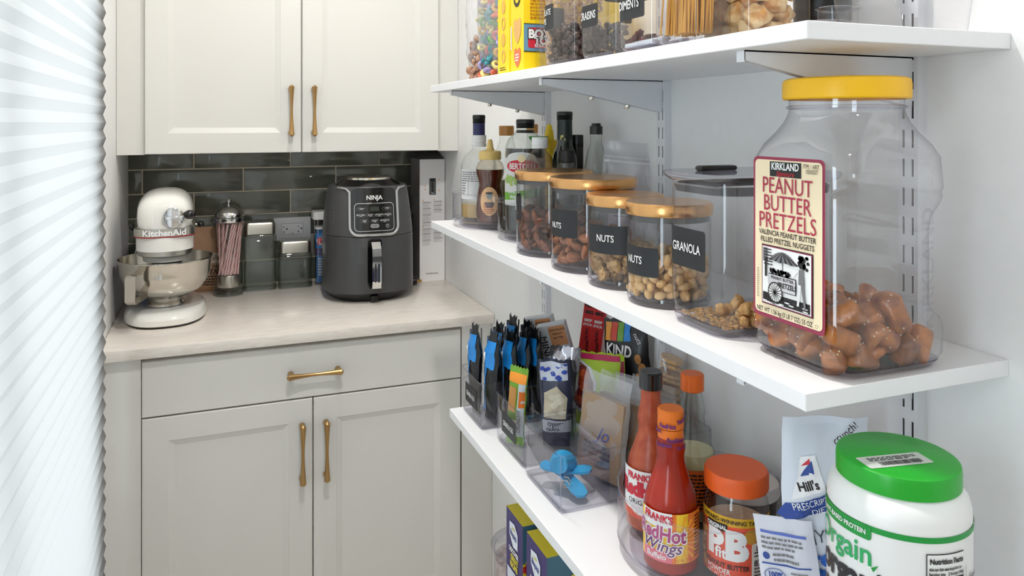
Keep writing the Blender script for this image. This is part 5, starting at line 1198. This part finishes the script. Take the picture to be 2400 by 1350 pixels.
D.text('P', -.022, .046, .040, M_WHITE, 3, bold=.06).text('B', .004, .046, .046, M_WHITE, 3, bold=.06).text('fit', -.014, .036, .018, M_WHITE, 4, bold=.03).text('PEANUT BUTTER', -.008, .0215, .0085, INK, 3, bold=.02, sx=.85).text('POWDER', -.018, .0145, .0085, M_WHITE, 3, bold=.02, sx=.85).text('NET WT 8 OZ (227g)', -.012, .0085, .0055, M_WHITE, 3, sx=.85)
D.rrect(.022, .004, .046, .052, .004, mat((236, 226, 214), .45), 2).text('8g', .032, .046, .010, INK, 4, bold=.02).small(.025, .040, .043, 2, .004, INK, 4, seed=1).text('87%', .033, .028, .010, INK, 4, bold=.02).small(.025, .021, .043, 4, .004, INK, 4, seed=2).ell(.022, .060, .009, .009, mat((206, 150, 40), .45), 2).rect(-.056, .01, -.036, .068, mat((150, 84, 50), .5), 1, 4)
for i in range(10): D.ell(Q.uniform(-.054, -.038), Q.uniform(.014, .064), .005, .004, mat((196, 150, 100), .5), 2, 8)
obj('orange_label', D.mb, t)
t = thing('dip_tub', 'low round tub with a pale translucent lid behind the peanut powder jar', 'tub', (.668, .835, FB)); obj('tub_body', MB().add(lathe([(.034, 0), (.037, .003), (.040, .055), (.0415, .062)], 36, True), mat((60, 52, 50), .4)), t)
obj('pale_lid', MB().add(lathe([(.0425, .058), (.044, .060), (.044, .070), (.0425, .072), (.040, .070), (.0001, .070)], 40), mat((214, 208, 200), .3)).add(lathe([(.0425, .070), (.0445, .072), (.0440, .076), (.042, .073)], 40), M_CLEARR), t)
# pet treat bag
t = thing('treat_bag', 'creased white pet treat bag with a blue band beside the green-lidded tub', 'treat bag', (.640, .664, ZB), rz=-.42)
WB_ = mat((222, 228, 238), .3); b, f0 = pouch(.096, .238, .034, seal=.010, seed=71, wr=.0035, nu=16, nv=26, flare=.015)
bg = obj('front_panel', b(MB(), WB_), t); D = Dec(lambda u, v, o: f0(u - .010, v, o), .0014); NVB = mat((36, 70, 150), .4); BL2 = mat((40, 100, 190), .4)
D.poly([(-.044, .128), (-.036, .124), (.030, .146), (.036, .158), (.026, .166), (-.036, .142)], NVB, 0).text('PRESCRIPTION', -.004, .149, .0098, M_WHITE, 2, rot=.32, sx=.85).text('DIET', .000, .139, .0098, M_WHITE, 2, rot=.32)
D.poly([(-.030, .148), (.004, .164), (-.006, .200), (-.020, .196)], mat((244, 244, 246), .4), 1).poly([(-.022, .176), (-.008, .180), (-.010, .194)], NVB, 2).poly([(-.020, .186), (-.012, .190), (-.012, .196)], RD, 3).text("Hill's", -.014, .166, .014, INK, 3, bold=.03, rot=.3, sx=.8)
D.text('HYPO', .004, .112, .020, mat((70, 74, 84), .4), 2, rot=.25, sx=.85).text('treats', .010, .088, .026, BL2, 2, bold=.04, rot=.16).poly([(-.040, .06), (-.02, .072), (.045, .076), (.045, .026), (-.042, .026)], BL2, 1).text('For dogs', .0, .058, .009, M_WHITE, 3, rot=.1).small(-.02, .048, .03, 3, .007, mat((150, 180, 220), .4), 3, seed=4).text('VET', .020, .016, .012, INK, 3, bold=.03).text('crunch!', .030, .222, .011, INK, 2, rot=.7).ell(.034, .198, .007, .012, mat((180, 120, 80), .5), 2)
obj('front_print', D.mb, t)
b, f = pouch(.066, .126, .012, seal=.006, seed=72, wr=.003, nu=12, nv=18); sp_ = obj('side_gusset', b(MB(), mat((214, 216, 226), .35)), t); sp_.location = (-.034, -.018, 0); sp_.rotation_euler = (-.03, -.16, -.55)
D = Dec(f, .0012); D.rect(-.026, .108, .026, .111, mat((90, 110, 190), .4), 0, 4).small(-.026, .102, .024, 3, .005, GR, 0, seed=3).ell(-.022, .084, .004, .004, NVB, 0).small(-.014, .085, .014, 2, .006, GR, 0, seed=5).rect(-.028, .075, .026, .0765, NVB, 0, 4).ring(-.014, .064, .013, .008, .0013, mat((120, 130, 170), .4), 0).text('100%', -.014, .065, .008, NVB, 0, bold=.04).small(-.028, .050, .026, 10, .0050, GR, 0, seed=9).small(.004, .069, .026, 4, .004, GR, 0, seed=10); pr_ = obj('side_print', D.mb, sp_)
# protein tub
ox, oy = .580, .513; va = viewang(ox, oy)
t = thing('protein_tub', 'white protein powder tub with a bright green lid in the near corner', 'tub', (ox, oy, ZB))
TB = mat((238, 238, 236), .3); r = .0597
obj('tub_body', MB().add(lathe([(.054, 0), (.058, .003), (r, .010), (r, .222), (.0592, .231), (.0570, .239), (.053, .2445), (.0495, .2470), (.0475, .252)], 64, True), TB), t)
GNL = mat((30, 168, 40), .32); ld_ = obj('green_lid', MB().add(lathe([(.0500, .2475), (.0520, .2480), (.0520, .262), (.0512, .2655), (.049, .2668), (.0001, .2668)], 64), GNL), t)
D = Dec(topf(-.012, -.010, .2668, -.18), .0004); D.rrect(-.034, -.011, .030, .011, .002, mat((206, 210, 204), .5), 0).bars(-.020, -.008, .022, -.001, INK, 1, 4).small(-.026, .006, .026, 3, .0024, INK, 1, seed=4); obj('price_sticker', D.mb, ld_)
D = Dec(cyl(r, va, 0), .0006); GO, GO2 = mat((24, 150, 60), .4), mat((36, 170, 96), .4); CH = mat((34, 34, 38), .4)
D.rect(-.110, .2175, .110, .2225, GO, 0, 40); a0 = -.040
D.rrect(a0 - .046, .2095, a0 + .020, .2220, .003, GO, 1, 16).text('PLANT-BASED PROTEIN', a0 - .012, .2158, .0058, M_WHITE, 3, bold=.03, sx=.9)
D.text('Orgain', a0 - .012, .196, .0265, GO2, 2, bold=.015, sx=.9).text('organic', a0 + .0005, .171, .033, CH, 2, bold=.04, sx=.85).text('protein', a0 + .0005, .146, .033, CH, 2, bold=.04, sx=.85).poly([(a0 + .020, .187), (a0 + .026, .191), (a0 + .022, .184)], GO, 3).text('PROTEIN POWDER', a0 - .012, .125, .009, CH, 2).ell(a0 - .02, .100, .010, .010, mat((40, 110, 180), .4), 2)
n0, n1, ny = .022, .058, .209
D.rect(n0, .09, n1, ny, CH, 1, 8).rect(n0 + .0006, .0906, n1 - .0006, ny - .0006, TB, 2, 8)
D.text('Nutrition Facts', (n0 + n1) / 2, ny - .006, .0062, CH, 4, bold=.04, sx=.82).small(n0 + .002, ny - .0135, n1 - .002, 1, .004, GR, 4, seed=3).text('About 20 servings', n0 + .0015, ny - .0125, .0035, CH, 4, align='LEFT', sx=.9).text('Serving size', n0 + .0015, ny - .0165, .0037, CH, 4, align='LEFT', bold=.03, sx=.8).text('2 Scoops (46g)', n1 - .0015, ny - .0165, .0037, CH, 4, align='RIGHT', bold=.03, sx=.75).rect(n0 + .0015, ny - .0215, n1 - .0015, ny - .0195, CH, 4, 6)
D.text('Amount per serving', n0 + .0015, ny - .0245, .0028, CH, 4, align='LEFT', bold=.03).text('Calories', n0 + .0015, ny - .0295, .0070, CH, 4, align='LEFT', bold=.04, sx=.8).text('150', n1 - .0015, ny - .0285, .0085, CH, 4, align='RIGHT', bold=.04, sx=.85).rect(n0 + .0015, ny - .0345, n1 - .0015, ny - .0335, CH, 4, 6).small(n0 + .002, ny - .040, n1 - .002, 10, .0055, CH, 4, seed=12)
D.rect(n1 + .004, .09, n1 + .0044, .196, GR, 1).text('CLEAN', n1 + .013, .182, .006, CH, 2, bold=.03).small(n1 + .006, .174, n1 + .022, 8, .005, GR, 2, seed=14); obj('wrap_print', D.mb, t)

# ------------------------------------------------------------------ lowest shelf
PURP, TEAL = mat((58, 44, 110), .4), mat((40, 110, 140), .4); BYL = mat((224, 206, 50), .4)
def bisq(x0, y0, x1, y1, H, label):
    w, d = x1 - x0, y1 - y0; t = thing('baking_mix_box', label, 'box', (x0, y0, ZL)); v, f = bx(0, 0, 0, w, d, H)
    b = MB().add((v, [f[4]]), PURP, False).add((v, [f[0], f[3], f[5]]), PURP, False).add((v, [f[1]]), BYL, False).add((v, [f[2]]), mat((70, 112, 134), .4), False); obj('carton', b, t)
    D = Dec(left(0, d, 0)); cu = d / 2
    hx_ = [(cu - .020, H - .017), (cu + .002, H - .014), (cu + .016, H - .025), (cu + .016, H - .051), (cu - .004, H - .053), (cu - .020, H - .038)]
    D.poly(hx_, mat((236, 240, 248), .45), 1).text('Bisquick', cu - .002, H - .0335, .0120, mat((50, 60, 140), .45), 3, bold=.03, sx=.70, rot=-.15).rect(cu - .008, H - .0245, cu + .004, H - .022, BYL, 3)
    D.text('DISCOVER', cu - .001, H - .0610, .0110, M_WHITE, 2, bold=.05, sx=.78).text('GREAT', cu + .002, H - .0725, .0130, BYL, 2, bold=.06, sx=.8).text('RECIPES', cu, H - .0840, .0115, BYL, 2, bold=.06, sx=.8).rrect(.006, H - .114, d - .006, H - .094, .002, mat((216, 220, 230), .45), 1).small(d * .45, H - .1005, d - .009, 4, .005, GR, 2, seed=3)
    D.rect(0, .0, d, H - .120, mat((232, 226, 220), .45), 1).ell(cu - .012, H - .142, .012, .016, mat((196, 130, 70), .5), 2).ell(cu + .018, H - .150, .010, .012, mat((180, 70, 50), .5), 2); obj('side_print', D.mb, t)
    D = Dec(front(0, 0, 0)); D.rect(0, 0, w, H - .060, BYL, 1).rect(0, H - .074, w, H - .064, mat((216, 60, 40), .45), 2).ell(w * .52, H - .066, w * .50, .038, BYL, 2, 28).ell(w * .52, H - .068, w * .50, .036, mat((186, 30, 44), .45), 3, 28).text('Betty', w * .40, H - .058, .020, M_WHITE, 5, shear=.3).text('Crocker', w * .45, H - .076, .020, M_WHITE, 5, shear=.3); obj('front_print', D.mb, t)
    D = Dec(topf(w / 2, d / 2, H, -PI / 2), .0005); D.poly([(-.022, -.04), (.022, -.04), (.028, -.02), (.022, 0), (-.022, 0), (-.028, -.02)], mat((226, 228, 224), .45), 0).text('Bisquick', 0, -.02, .012, INK, 2, bold=.03, rot=0).rect(-.001, .02, .001, .09, INK, 0); obj('top_print', D.mb, t)
ZL = .563
bisq(.450, 1.104, .600, 1.176, .259, 'purple and yellow baking mix box, the farther of two')
bisq(.450, 1.010, .600, 1.088, .260, 'purple and yellow baking mix box, the nearer of two')
t = thing('flour_canister', 'short clear canister with a flat clear lid beside the baking mix boxes', 'canister', (.530, 1.300, ZL))
obj('clear_body', MB().add(lathe([(.0001, .003), (.050, .003), (.053, .008), (.053, .112)], 40), M_CLEAR), t); obj('clear_lid', MB().add(lathe([(.052, .108), (.059, .110), (.060, .114), (.059, .118), (.050, .122), (.0001, .123)], 44), M_CLEARR), t)
obj('oat_fill', MB().add(lathe([(.048, .005), (.0515, .010), (.0515, .092), (.0001, .097)], 36, True), noisy('pale_flakes', (176, 156, 150), (222, 206, 200), 90, .9, .5, 160)), t)
